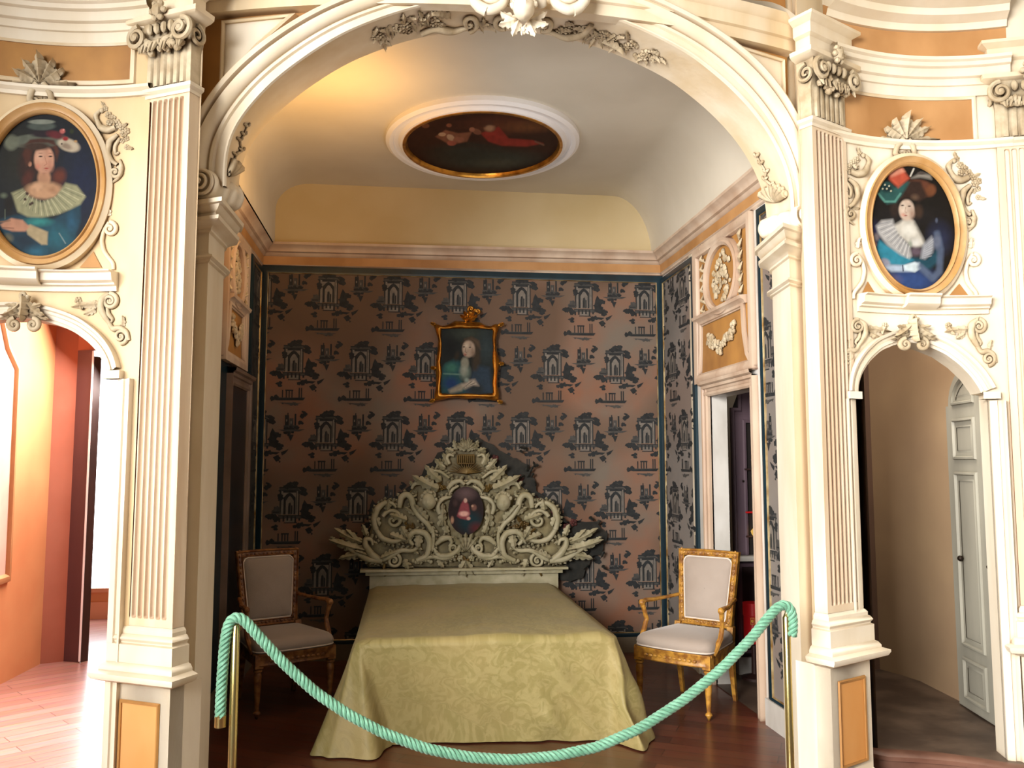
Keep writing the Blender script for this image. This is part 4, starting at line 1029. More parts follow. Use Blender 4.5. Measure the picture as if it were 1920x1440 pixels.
def paint_right():
    P = Paint(1606, 298, 1806, 562, 1.0, '#15120f'); f = lambda pts: tr(pts, 1580, 280, 4.8)
    def e(x, y, rx, ry, c, **k): P.ell(1580+x/4.8, 280+y/4.8, rx/4.8, ry/4.8, c, **k)
    e(600, 600, 400, 120, '#1c1a1c', soft=1); e(260, 800, 120, 200, '#2a2a52', soft=.8); e(870, 800, 150, 200, '#242a44', soft=.8); e(600, 1180, 330, 160, '#2c4478', soft=.7); e(420, 1180, 140, 80, '#5a5474', soft=.8)
    # bodice
    P.poly(f([(330, 810), (560, 960), (760, 990), (850, 900), (880, 1000), (780, 1080), (560, 1060), (320, 1020), (300, 920)]), '#1b4454', 4); P.poly(f([(330, 820), (420, 880), (600, 970), (640, 1000), (540, 1050), (320, 1020), (300, 930)]), '#2c7c94', 3)
    # neck chest
    e(590, 660, 60, 60, '#a89c90', soft=.4); P.poly(f([(440, 700), (540, 640), (640, 650), (720, 800), (740, 860), (660, 890), (600, 850), (480, 760)]), '#c0bdb4', 4); e(600, 730, 80, 70, '#dcdcd4', soft=.9); e(660, 840, 60, 50, '#d0d0cc', soft=.9); e(610, 850, 26, 50, '#8c9488', soft=.8); e(660, 920, 80, 60, '#5a4c58', soft=.7)
    # ruff
    P.poly(f([(300, 690), (350, 640), (450, 630), (470, 690), (500, 770), (600, 870), (620, 960), (600, 985), (520, 950), (400, 860), (320, 760)]), '#a4a4a4', 3); P.poly(f([(720, 860), (800, 780), (830, 830), (810, 930), (740, 990), (700, 980)]), '#8c9098', 3)
    for i in range(18):
        q = i/17; x0 = 430+170*q; y0 = 650+220*q**.9; x1 = 300+280*q; y1 = 680+300*q**.85; P.line(f([(x0, y0), (x1, y1)]), 1, '#d0d0d0' if i % 2 else '#70747c', .75)
    for i in range(7): P.line(f([(715+i*4, 980-i*18), (800+i*3, 960-i*26)]), 1, '#b4b8c0', .6)
    # head
    e(470, 540, 60, 90, '#2c211c', soft=.6); e(680, 560, 60, 80, '#3c2c22', soft=.6)
    e(575, 545, 78, 105, '#c0ac9c', soft=.22); e(550, 520, 40, 60, '#d4c4b4', soft=.9); e(625, 580, 35, 60, '#a08474', soft=.9); e(545, 590, 30, 24, '#c89484', soft=1)
    for x, y in ((538, 505), (600, 512)): e(x, y, 20, 8, '#2c1c18', soft=.6)
    P.line(f([(568, 520), (560, 562), (576, 570)]), .9, '#84604e', .7); e(568, 596, 20, 7, '#8c3c38', soft=.6)
    # hat
    e(700, 350, 150, 85, '#5c3626', rot=12, soft=.25); e(790, 370, 60, 70, '#6a4028', rot=30, soft=.5); P.poly(f([(490, 470), (540, 350), (620, 280), (700, 290), (760, 420), (680, 480), (640, 440), (560, 440)]), '#30211b', 3); e(650, 430, 50, 40, '#5a4638', soft=.8)
    P.poly(f([(320, 340), (360, 290), (420, 300), (470, 340), (580, 290), (600, 300), (540, 400), (480, 480), (400, 492), (340, 440)]), '#27504e', 3); e(400, 350, 70, 50, '#12282c', soft=.6); P.line(f([(325, 400), (380, 470), (470, 470), (520, 400)]), 4, '#5a9488', .7)
    P.poly(f([(410, 210), (530, 165), (600, 260), (500, 345), (420, 270)]), '#b4503a', 3); P.poly(f([(410, 210), (470, 165), (535, 165), (560, 200), (440, 250)]), '#d08c74', 3)
    for x, y in ((355, 278), (380, 320), (418, 330), (360, 355), (398, 355), (435, 375)): e(x, y, 11, 11, '#c8c4a8', soft=.6)
    P.poly(f([(620, 260), (700, 210), (790, 230), (800, 270), (700, 250)]), '#8c8880', 3); P.line(f([(610, 240), (640, 175)]), 3, '#c8c4b8'); e(710, 215, 50, 20, '#4c4440', soft=.6)
    # arms
    e(370, 1030, 70, 60, '#8c8c9c', soft=.4); P.poly(f([(360, 1060), (420, 1040), (550, 1045), (640, 1020), (690, 1020), (700, 1070), (640, 1100), (440, 1100)]), '#a4b4c8', 3); P.poly(f([(550, 1045), (650, 1015), (680, 1030), (700, 1070), (650, 1105), (560, 1085)]), '#c4d4dc', 2); P.line(f([(540, 1045), (545, 1095)]), 2, '#1c2438')
    P.line(f([(700, 1060), (810, 1160), (870, 1100), (880, 900), (850, 760)]), 12, '#54627c', .8, soft=6); e(850, 830, 45, 90, '#5c6478', soft=.6); e(845, 640, 16, 30, '#4c5468', soft=.6)
    e(300, 790, 40, 50, '#6c6468', soft=.6); e(290, 860, 20, 35, '#a47464', soft=.5); P.mottle(.15); return P
oval_portrait('oval portrait of a lady in broad hat and pleated collar on the left', 88, 351, 98, 139, hL, paint_left, .8)
oval_portrait('oval portrait of a lady in feathered hat and white ruff on the right', 1705, 430, 86, 120, hR, paint_right, .8)

# stucco around the portraits -------------------------------------------------
def palmette(hf, cx, cy, s, lab):
    o = Orn(hf)
    for a, L, W in ((-90, 46, 30), (-120, 42, 26), (-60, 42, 26), (-148, 44, 24), (-32, 44, 24), (-176, 58, 17), (-4, 58, 17)): o.leaf(cx, cy, a, L*s, W*s, 5, .4, .5, bend=(12 if a > -90 else -12 if a < -90 else 0))
    o.blob(cx, cy-2*s, 9*s, .7); o.blob(cx, cy-40*s, 5*s)
    for sx in (-1, 1):
        o.tube([(cx+sx*4*s, cy), (cx+sx*14*s, cy+10*s), (cx+sx*18*s, cy+26*s), (cx+sx*10*s, cy+30*s)], [5*s, 4*s, 4*s], .7); o.spiral(cx+sx*11*s, cy+26*s, 6*s, 1.2, 0, sx, 2.4*s)
    o.cluster(cx, cy+24*s, 6*s, 8*s, 4, 5*s, 2)
    orn_thing('acanthus_crest', lab, 'stucco ornament', o, carve, None)
palmette(hL, 78, 160, 1.2, 'spreading acanthus leaf crest above the left oval portrait')
palmette(hR, 1694, 264, 1.05, 'spreading acanthus leaf crest above the right oval portrait')
def rocaille(hf, pts, s, sx, lab, big=True):
    """flowered C-scroll running down: pts = top point; sx=+1 opens right"""
    x, y = pts; o = Orn(hf)
    o.tube([(x-sx*18*s, y+22*s), (x-sx*24*s, y+6*s), (x-sx*14*s, y-6*s)], [2.5*s, 4*s, 2*s]); o.blob(x-sx*12*s, y-4*s, 5*s)
    o.tube([(x-sx*22*s, y+12*s), (x-sx*14*s, y+30*s), (x+sx*2*s, y+34*s), (x+sx*14*s, y+28*s)], [3*s, 6*s, 4*s])
    for i, (dx, dy) in enumerate(((0, 4), (8, 10), (2, 18), (16, 18), (12, 28), (24, 26), (28, 38), (34, 34), (34, 48), (-6, -8), (26, 52), (34, 64))):
        o.flower(x+sx*dx*s, y+dy*s, (6.5 if i < 8 else 5)*s)
        if i % 2: o.leaf(x+sx*dx*s, y+dy*s, i*67, 14*s, 8*s, 2)
    o.tube([(x+sx*18*s, y+42*s), (x+sx*4*s, y+54*s), (x+sx*0*s, y+76*s), (x+sx*8*s, y+92*s), (x+sx*18*s, y+98*s)], [3*s, 5*s, 4*s, 3*s], .6)
    o.tube([(x+sx*22*s, y+48*s), (x+sx*12*s, y+64*s), (x+sx*14*s, y+80*s), (x+sx*20*s, y+74*s)], [2.5*s, 3*s, 2*s])
    o.spiral(x+sx*14*s, y+112*s, 12*s, 1.4, -60 if sx > 0 else -120, sx, 4*s, 2*s); o.tube([(x+sx*22*s, y+88*s), (x+sx*26*s, y+104*s), (x+sx*20*s, y+122*s), (x+sx*6*s, y+132*s)], [2*s, 4*s, 3*s, 1.5*s])
    o.leaf(x+sx*10*s, y+100*s, 180 if sx > 0 else 0, 14*s, 8*s, 2)
    orn_thing('rocaille_scroll', lab, 'stucco ornament', o, carve, None)
rocaille(hL, (204, 212), 1.0, 1, 'flowered rococo scroll at the upper right of the left oval portrait')
rocaille(hR, (1800, 306), 1.0, 1, 'flowered rococo scroll at the upper right of the right oval portrait')
rocaille(hR, (1606, 296), .95, -1, 'flowered rococo scroll half hidden between pilaster and right oval portrait')
def side_bracket(hf, x, y, s, sx, lab):
    o = Orn(hf)
    o.leaf(x-sx*4*s, y+4*s, -90, 20*s, 12*s, 3); o.spiral(x, y+28*s, 13*s, 1.5, -90, sx, 4*s, 2.5*s)
    o.tube([(x-sx*2*s, y+16*s), (x-sx*12*s, y+32*s), (x-sx*16*s, y+50*s), (x-sx*12*s, y+70*s), (x-sx*0*s, y+86*s), (x+sx*6*s, y+92*s), (x+sx*6*s, y+104*s)], [3*s, 3.4*s, 3.4*s, 3*s], .5)
    orn_thing('bracket_scroll', lab, 'stucco ornament', o, cream, None)
side_bracket(hL, 208, 402, 1.0, 1, 'thin bracket scroll beside the lower right of the left oval portrait')
side_bracket(hR, 1824, 462, .95, 1, 'thin bracket scroll beside the lower right of the right oval portrait')
side_bracket(hR, 1604, 462, .95, -1, 'thin bracket scroll beside the lower left of the right oval portrait')
def tri_spot(hf, pts, lab):
    ps = [hf(x, y) for x, y in pts]; mb = MB(); mb.poly([p+n*.004 for p, n in ps]); tag(mb.build('spandrel_spot', ochredk), lab, 'panel')
tri_spot(hL, [(176, 472), (150, 502), (192, 502), (184, 488)][::-1], 'small brown triangle under the left oval portrait')
tri_spot(hR, [(1798, 532), (1776, 558), (1818, 558), (1808, 545)][::-1], 'small brown triangle at the lower right of the right oval portrait')
tri_spot(hR, [(1626, 528), (1614, 553), (1642, 553), (1634, 541)][::-1], 'small brown triangle at the lower left of the right oval portrait')
def door_keystone(hf, x, y, s, lab):
    o = Orn(hit_f(bay_R if hf is hR else bay_L, -.04))
    o.spiral(x, y-36*s, 7*s, 1.2, 0, 1, 4*s); o.leaf(x, y-34*s, 90, 44*s, 24*s, 5, .6, .5)
    for sx in (-1, 1):
        o.leaf(x+sx*4*s, y-24*s, 90-sx*40, 40*s, 16*s, 4, .5, .5, bend=-sx*30); o.leaf(x+sx*4*s, y-6*s, 90-sx*75, 40*s, 13*s, 4, .4, .3); o.spiral(x+sx*16*s, y+14*s, 11*s, 1.5, -90, sx, 4.5*s, 3*s)
        o.leaf(x+sx*6*s, y-16*s, 90-sx*100, 26*s, 12*s, 3)
    orn_thing('acanthus_keystone', lab, 'stucco ornament', o, carve, None)
door_keystone(hL, 46, 594, 1.1, 'acanthus keystone over the left arched doorway')
door_keystone(hR, 1711, 632, 1.0, 'acanthus keystone over the small right arched doorway')
def spandrel_scroll(hf, x, y, s, sx, lab):
    o = Orn(hf)
    o.spiral(x, y, 16*s, 1.9, -90, sx, 4.5*s, 2.5*s); o.tube([(x-sx*2*s, y-16*s), (x-sx*16*s, y-4*s), (x-sx*18*s, y+16*s), (x-sx*8*s, y+36*s), (x+sx*2*s, y+50*s)], [3*s, 6*s, 6*s, 5*s, 3*s], .5)
    o.tube([(x-sx*6*s, y+10*s), (x-sx*4*s, y+26*s), (x+sx*6*s, y+38*s), (x-sx*0*s, y+44*s)], [3*s, 4*s, 2*s])
    o.leaf(x-sx*14*s, y+6*s, 90+sx*90, 62*s, 18*s, 5, .35, .3, bend=-sx*14); o.leaf(x-sx*30*s, y+16*s, 90+sx*60, 24*s, 14*s, 3); o.flower(x-sx*66*s, y-2*s, 7*s); o.leaf(x-sx*66*s, y, 60 if sx > 0 else 120, 22*s, 14*s, 3)
    o.spiral(x+sx*22*s, y+72*s, 15*s, 1.6, 90, -sx, 4*s, 2.5*s); o.tube([(x-sx*4*s, y+44*s), (x+sx*6*s, y+58*s), (x+sx*20*s, y+54*s), (x+sx*34*s, y+62*s), (x+sx*38*s, y+80*s)], [3*s, 5*s, 4*s, 3*s]); o.leaf(x+sx*24*s, y+52*s, -80, 22*s, 12*s, 3)
    orn_thing('leafy_scroll', lab, 'stucco ornament', o, carve, None)
spandrel_scroll(hL, 208, 565, .92, 1, 'leafy scroll on the right shoulder of the left arched doorway')
spandrel_scroll(hR, 1834, 612, .85, 1, 'leafy scroll on the right shoulder of the small right arched doorway')
spandrel_scroll(hR, 1606, 612, .8, -1, 'leafy scroll squeezed between pilaster and right arched doorway')

# ------------------------------------------------------------------ over-door panels in the alcove
def overdoor(lab, wm, hp, lx, mirror=False, out=None, y0=None, y1=None, z0=None, z1=None, m=pinkw):
    """wm maps (y,z,w); panel y0..y1 (y0 nearer camera) z0..z1"""
    t = thing('overdoor_panel', lab, 'panel', wm((y0+y1)/2, z0, 0)); H = z1-z0; Wd = y1-y0
    mb = MB(); mb.poly([wm(y0, z0, .004), wm(y1, z0, .004), wm(y1, z1, .004), wm(y0, z1, .004)]); mb.build('ochre_field', ochredk, t)
    mb = MB(); sweepP(mb, [(0, 0), (0, .035), (.03, .04), (.05, .03), (.06, .03), (.068, .014), (.07, 0)], [(y0, z0), (y1, z0), (y1, z1), (y0, z1)], wm, 1, True); mb.build('frame', m, t)
    cy_ = (y0+y1)/2; cz = z0+H*.70; ra, rb = Wd*.25, H*.21
    mb = MB(); rows = []
    for i in range(40):
        a = 2*PI*i/40; rows.append([wm(cy_+(ra+o)*math.cos(a), cz+(rb+o)*math.sin(a), w) for o, w in [(-.0, .0), (0, .03), (.02, .042), (.035, .03), (.05, .034), (.06, .0)]])
    rows.append(rows[0]); mb.grid(rows); mb.build('oval_medallion', m, t)
    mb = MB(); rn = random.Random(4)
    for i in range(60):
        a = rn.random()*2*PI; q = rn.random()**.6; mb.ball(wm(cy_+ra*.62*q*math.cos(a), cz+rb*.8*q*math.sin(a), .012), rn.uniform(.014, .028), 8, 6, (.6, 1, 1), .4)
    mb.build('medallion_relief', carve, t)
    # shelf
    zs = z0+H*.46
    mb = MB(); rows = [[wm(y, zs+z, w) for w, z in [(0, -.02), (.02, -.02), (.03, 0), (.05, .01), (.055, .03), (0, .035)]] for y in (y0+.12, y1-.02)]; mb.grid(rows)
    for y in (y0+.12, y1-.02): mb.poly([wm(y, zs+z, w) for w, z in [(0, -.02), (.02, -.02), (.03, 0), (.05, .01), (.055, .03), (0, .035)]])
    mb.build('shelf', m, t)
    pth = [(y0+.08, z0+.06), (y0+.13, z0+.11), (y0+.17, z0+H*.25), (y0+.185, zs-.03), (y1-.11, zs-.03), (y1-.1, z0+H*.25), (y1-.08, z0+.08), (y1-.07, z0+.06)]
    mb = MB(); sweepP(mb, [(-.035, .006), (-.035, .022), (0, .026), (.004, .016), (.012, .016), (.014, .006)], pth, wm, -1, True); mb.build('curved_panel', m, t)
    mb = MB()
    for i in range(80):
        q = rn.uniform(-1, 1); mb.ball(wm(cy_+.03+q*Wd*.24, z0+H*.27-.06*(1-abs(q))+rn.uniform(-.045, .03)+.05*abs(q), .02), rn.uniform(.012, .022), 7, 5, (.8, 1, 1), .4)
    mb.build('flower_swag', carve, t)
    mb = MB()
    for sy in (-1, 1):
        for k in range(7):
            z = cz-rb*1.0+k*rb*.36; yb = cy_+sy*(ra+.06)
            p = [Vector(wm(yb-sy*.01, z, .01)), Vector(wm(yb+sy*.03, z+.03, .03)), Vector(wm(yb+sy*.035, z+.075, .012))]; mb.tube(p, [.004, .014, .004], 6)
            mb.ball(wm(yb+sy*.01, z+.02, .015), .014, 7, 5, (1, 1, 1), .4)
    mb.build('side_foliage', carve, t)
    return t
yA = PX(1421, 700, XR).y; yB_ = PX(1308, 600, XR).y; zA = PX(1309, 722, XR).z; zB = zsR-.01
print('overdoor', yA, yB_, zA, zB, 'zo', zo)
overdoor('carved overdoor panel with oval medallion above the right side doorway', mapRW, None, 0, y0=yA, y1=yB_, z0=zA, z1=zB)
yl1 = PX(459, 560, XL).y; zl0 = PX(455, 697, XL).z
overdoor('shadowed overdoor panel with oval medallion behind the left arch post', mapLW, None, 0, y0=yl1-.75, y1=yl1, z0=zl0, z1=zsL-.01)
# door casings
def casing(lab, wm, y0, y1, z1, m, wd=.075):
    t = thing('door_casing', lab, 'door casing', wm((y0+y1)/2, 0, 0))
    pr = [(0, -.01), (0, .02), (.012, .03), (.028, .03), (.032, .022), (.05, .026), (.056, .04), (wd, .042), (wd, 0)]
    for nm, pth in (('jamb', [(y0, 0), (y0, z1)]), ('jamb', [(y1, 0), (y1, z1)])):
        mb = MB(); sd = 1 if pth[0][0] == y0 else -1
        mb.grid([[wm(pth[0][0]-o*sd, z, w) for o, w in pr] for z in (0, z1+wd*.9)]); mb.build(nm, m, t)
    mb = MB(); mb.grid([[wm(y, z1+o, w+.001) for o, w in pr] for y in (y0-wd, y1+wd)]); mb.grid([[wm(y, z1+wd+.0+o, w) for o, w in [(0, .04), (.01, .06), (.03, .065), (.035, 0)]] for y in (y0-wd-.01, y1+wd+.01)]); mb.build('lintel', m, t)
casing('cream moulded casing of the open side doorway right of the bed', mapRW, yo0+.0, yo1, zo, pinkw)
ydl = PX(457, 900, XL).y
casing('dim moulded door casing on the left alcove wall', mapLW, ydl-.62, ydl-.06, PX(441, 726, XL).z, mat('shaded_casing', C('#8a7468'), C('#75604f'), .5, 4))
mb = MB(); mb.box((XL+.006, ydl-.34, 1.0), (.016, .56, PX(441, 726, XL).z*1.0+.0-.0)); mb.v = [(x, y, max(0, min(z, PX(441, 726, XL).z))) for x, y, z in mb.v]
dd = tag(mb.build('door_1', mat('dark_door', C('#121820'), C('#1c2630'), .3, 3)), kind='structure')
# ------------------------------------------------------------------ closet beyond the right doorway
YC = PZ(1400, 1262).y+.02
mb = MB(); mb.grid([[(x, y, 0), (x, y, 3.1)] for x, y in ((XR+WT, 5.0), (2.6, 5.05), (2.84, 5.5), (2.84, YC+.1), (XR+.1, YC+.1))]); mb.poly([(2.1, 4.9, 3.1), (2.6, 4.9, 3.1), (2.84, 5.5, 3.1), (2.84, 6.1, 3.1), (2.1, 6.1, 3.1)])
struct('wall_closet', mb, darkin)
xj = PY(1371, 900, YC).x
mb = MB(); mb.box(((XR+.1+xj)/2, YC+.03, 1.55), (xj-XR+.12, .06, 3.1)); struct('wall_closet_return', mb, mat('closet_cream', C('#cfc6b4'), C('#bfb29c'), .7, 2))
mb = MB(); mb.poly([(XR-.005, yo0, .004), (XR+WT, 5.0, .004), (2.6, 5.05, .004), (2.84, 5.5, .004), (2.84, YC, .004), (XR-.005, YC, .004)]); struct('floor_closet', mb, floor_r)
# cabinet: upper arched purple frame, lower dark cupboard
cab = thing('arched_cabinet', 'dusky purple arched display cabinet seen through the right doorway', 'cabinet', (xj+.3, YC, 0))
def cb(px, py, w=0.0): p = PY(px, py, YC); return p
zc0 = cb(1395, 1040).z; zc1 = cb(1376, 765).z; zct = 2.45; x0c = xj; x1c = xj+.405
def mapC(u, v, w): return (u, YC-w, v)
arcC = [(x1c, zct)]
mb = MB()
pth = [(x0c, zc0), (x0c, zc1), (x0c+.055, zc1)]+[(x0c+.055+.175-.175*math.cos(R(a)), zc1+.02+.36*math.sin(R(a))) for a in range(0, 181, 10)]+[(x1c+.055-.0, zc1), (x1c+.055, zc0)]
sweepP(mb, [(0, 0), (0, .03), (.02, .035), (.03, .025), (.085, .025), (.095, .035), (.11, .03), (.115, -.02)], pth, mapC, -1); mb.build('frame', purple, cab)
mb = MB(); mb.poly([mapC(x0c+.02, zc0, .004), mapC(x1c, zc0, .004), mapC(x1c, zc1, .004), mapC(x0c+.37, zc1+.2, .004), mapC(x0c+.3, zc1+.32, .004), mapC(x0c+.16, zc1+.32, .004), mapC(x0c+.1, zc1+.2, .004), mapC(x0c+.02, zc1, .004)][::1]); mb.build('dark_inside', darkin, cab)
mb = MB(); mb.box((x0c+.23, YC-.04, zc0-.02), (.47, .1, .035)); mb.build('ledge', whitep, cab)
mb = MB(); mb.box((x0c+.23, YC-.02, (zc0-.04+.12)/2), (.46, .06, zc0-.16)); mb.build('lower_cupboard', mat('dark_cupboard', C('#2c201f'), C('#3a2a2a'), .5, 4), cab)
mb = MB(); sweepP(mb, [(0, 0), (0, .012), (-.02, .016), (-.03, 0)], [(x0c+.04, .17), (x0c+.42, .17), (x0c+.42, zc0-.08), (x0c+.04, zc0-.08)], lambda u, v, w: mapC(u, v, w+.05), 1, True); mb.build('cupboard_moulding', purple, cab)
mb = MB(); mb.box((x0c+.23, YC-.035, .06), (.47, .09, .12)); mb.build('plinth', whitep, cab)
for py in (880, 960, 1005):
    p = cb(1410, py); mb = MB(); mb.box((x0c+.24, YC-.02, p.z), (.3, .04, .012)); mb.build('shelf', redm if py == 960 else darkwood, cab)
kb = MB(); pk = cb(1390, 902); kb.ball((pk.x, YC-.035, pk.z), .008); kb.build('keyhole_knob', iron, cab)
g = MB(); pg = cb(1411, 1000)
g.lathe([(.0, -.05), (.02, -.045), (.008, -.03), (.03, 0), (.036, .02), (.02, .04), (.01, .05), (0, .052)], (pg.x, YC-.06, pg.z), 14)
tag(g.build('gold_vessel', emis('glint_glow_gold', C('#f2c066'), .8)), 'small shining gold vessel standing in the purple cabinet', 'vessel')  # emission stands in for the vessel's glint
# glasses on shelf
for px, py in ((1409, 868), (1413, 845)):
    p = cb(px, py); g = MB(); g.lathe([(0, -.02), (.014, -.02), (.003, -.012), (.003, 0), (.014, .012), (.016, .028)], (p.x, YC-.03, p.z), 10); tag(g.build('glass_goblet', mat('pale_glass', C('#a89a86'), None, .15)), 'tiny pale goblet on the '+('lower' if py == 868 else 'upper')+' dark shelf of the purple cabinet', 'glass')
# red canister
pr = PZ(1420, 1215, .27); xr_ = PY(1412, 1150, YC-.2)
t = thing('red_canister', 'red cylinder box with gold emblem standing inside the right doorway', 'box', (xr_.x, YC-.2, 0))
zt2, zb2 = PY(1400, 1130, YC-.2).z, PY(1400, 1205, YC-.2).z
mb = MB(); mb.lathe([(0, zb2), (.062, zb2), (.066, zb2+.01), (.066, zt2-.09), (.07, zt2-.085), (.07, zt2), (0, zt2+.002)], (xr_.x, YC-.2, 0), 28); mb.build('body', redm, t)
em = MB(); c_ = PY(1411, 1165, YC-.27)
for k in range(8):
    a = 2*PI*k/8; b = 2*PI*(k+1)/8; r1 = .026 if k % 2 else .017; r2 = .017 if k % 2 else .026
    em.tube([(c_.x+r1*math.cos(a)*.7, YC-.27, c_.z+r1*math.sin(a)*1.2), (c_.x+r2*math.cos(b)*.7, YC-.27, c_.z+r2*math.sin(b)*1.2)], .002, 5)
em.ball((c_.x, YC-.268, c_.z), .008, sc=(1, .3, 1.4)); em.build('gold_emblem', mat('glowing_gold_print', C('#d8a548'), None, .3, metal=.6, emit=.2), t)  # slight glow added to the emblem so it looks lit
st = MB(); st.lathe([(0, 0), (.09, 0), (.09, .02), (.02, .04), (.018, zb2-.02), (.07, zb2), (0, zb2)], (xr_.x, YC-.2, 0), 20)
tag(st.build('dark_stand', darkwood), 'dark round stand holding the red cylinder box', 'stand')

# ------------------------------------------------------------------ framed portrait over the bed
YP = YB-.05
pic = thing('framed_portrait', 'small portrait of a woman in gilt rococo frame hanging above the bed', 'painting', PY(876, 750, YP))
hP = hit_plane(Vector((0, YP, 0)), Vector((0, -1, 0)))
f = lambda pts: tr(pts, 780, 560, 6.545)
outer = f([(215, 310), (240, 300), (300, 330), (360, 330), (430, 300), (480, 270), (560, 275), (640, 285), (720, 280), (790, 290), (860, 330), (930, 335), (980, 300), (1030, 330), (1010, 400), (985, 480), (990, 620), (1030, 780), (1010, 900), (1000, 1050), (1025, 1180), (1015, 1250), (950, 1255), (880, 1240), (760, 1225), (630, 1235), (500, 1220), (400, 1225), (300, 1250), (220, 1250), (225, 1180), (245, 1080), (240, 900), (245, 760), (265, 620), (270, 500), (240, 400)])
inner = f([(310, 375), (440, 370), (560, 365), (640, 370), (780, 368), (945, 385), (935, 480), (945, 600), (935, 760), (950, 900), (935, 1040), (945, 1160), (780, 1170), (630, 1160), (450, 1170), (310, 1160), (300, 1040), (320, 900), (300, 780), (318, 600), (310, 480)])
def dense(pts, n): return resample(pts+[pts[0]], n+1)[:-1]
N_ = 96
od = dense(outer, N_)
cx_, cy_ = 876, 678
def polar(pts, n):
    pts = pts+[pts[0]]; out = []
    for i in range(n):
        a = 2*PI*i/n; dx, dy = math.cos(a), math.sin(a); best = None
        for (x0, y0), (x1, y1) in zip(pts[:-1], pts[1:]):
            ex, ey = x1-x0, y1-y0; den = dx*ey-dy*ex
            if abs(den) < 1e-9: continue
            t_ = ((x0-cx_)*ey-(y0-cy_)*ex)/den; s_ = ((x0-cx_)*dy-(y0-cy_)*dx)/den
            if t_ > 0 and -1e-6 <= s_ <= 1+1e-6: best = t_ if best is None else max(best, t_)
        out.append((cx_+dx*best, cy_+dy*best))
    return out
N_ = 160
po_, pi_ = polar(outer, N_), polar(inner, N_)
rows = []
for a, b in zip(pi_, po_):
    rows.append([PY(a[0]+(b[0]-a[0])*u, a[1]+(b[1]-a[1])*u, YP-w) for u, w in [(0, 0), (0, .012), (.12, .022), (.25, .012), (.4, .012), (.6, .03), (.8, .042), (.95, .03), (1, .0)]])
rows.append(rows[0]); mb = MB(); mb.grid(rows); mb.build('gilt_frame', gilt, pic)
o = Orn(hit_plane(Vector((0, YP-.02, 0)), Vector((0, -1, 0))))
for a in (-150, -120, -90, -60, -30): o.leaf(879, 601, a, 20, 10, 3, .5, .6)
o.spiral(883, 580, 8, 1.3, 0, 1, 2.4); o.spiral(895, 584, 5, 1.2, 90, -1, 2); o.blob(878, 590, 5)
o.build('gilt_crest', gilt, pic)
for x, y, a in ((816, 609, 200), (936, 610, -20), (814, 750, 160), (934, 752, 20), (936, 682, 0), (816, 690, 180)): o = Orn(hit_plane(Vector((0, YP-.02, 0)), Vector((0, -1, 0)))); o.leaf(x, y, a, 10, 8, 2); o.blob(x, y, 3); o.build('gilt_leaf', gilt, pic)
P = Paint(822, 612, 928, 742, 1.6, '#1a2020')
def e(x, y, rx, ry, c, **k): P.ell(780+x/6.545, 560+y/6.545, rx/6.545, ry/6.545, c, **k)
e(620, 430, 300, 120, '#39433a', soft=1); e(860, 600, 160, 300, '#303e42', soft=.9); e(420, 600, 120, 200, '#101416', soft=.9)
P.poly(f([(320, 1160), (310, 900), (360, 800), (470, 750), (560, 780), (560, 1000), (640, 1160)]), '#23525a', 4); e(430, 850, 110, 90, '#3c7468', soft=.7); e(430, 1040, 130, 110, '#1c3c70', soft=.7); P.line(f([(340, 920), (550, 930)]), 3, '#6c9488', .7)
P.poly(f([(720, 800), (900, 850), (940, 1160), (600, 1160), (660, 1000)]), '#2c3e50', 4); e(740, 1110, 120, 90, '#242c30', soft=.6)
e(600, 900, 90, 130, '#6f8078', soft=.6); e(600, 790, 60, 90, '#8c8c7e', soft=.4); e(590, 880, 60, 90, '#9aa094', soft=.8)
P.poly(f([(560, 560), (600, 500), (680, 480), (760, 520), (785, 640), (790, 780), (740, 880), (700, 880), (690, 760), (720, 640), (680, 530), (600, 540)]), '#3c3226', 4); e(500, 700, 40, 90, '#322a20', rot=15, soft=.8)
e(645, 615, 88, 118, '#b09c8a', soft=.25); e(620, 580, 50, 60, '#c8b8a4', soft=.9); e(700, 660, 40, 70, '#8a7464', soft=.9); e(600, 680, 24, 30, '#b88878', soft=1)
for x, y in ((588, 592), (662, 596)): e(x, y, 20, 10, '#1c1814', soft=.6); e(x, y-26, 24, 4, '#5c4a3c', soft=.8, al=.7)
P.line(f([(612, 600), (602, 650), (622, 660)]), .8, '#4c3a30', .8); e(606, 690, 24, 9, '#8c443c', soft=.6)
P.poly(f([(600, 500), (680, 470), (770, 520), (790, 620), (740, 560), (680, 510)]), '#564434', 3)
P.poly(f([(400, 1120), (480, 1080), (560, 1040), (610, 1060), (560, 1130), (420, 1160)]), '#9c9484', 3); P.poly(f([(560, 1060), (640, 1000), (720, 990), (770, 1070), (700, 1060), (600, 1110)]), '#b0a496', 3)
for k in range(4): P.line(f([(590+k*12, 1090-k*4), (690+k*16, 1010+k*12)]), 1.2, '#c8bcac' if k % 2 else '#5c5850', .8)
e(620, 1000, 40, 40, '#8c9c94', soft=.7); P.mottle(.12)
def in_poly(x, y, pts=pi_):
    c = False
    for (xa, ya), (xb, yb) in zip(pts, pts[1:]+pts[:1]):
        if (ya > y) != (yb > y) and x < (xb-xa)*(y-ya)/(yb-ya)+xa: c = not c
    return c
P.build('canvas', Vector((0, YP-.004, 0)), Vector((0, -1, 0)), pic, in_poly, .75)

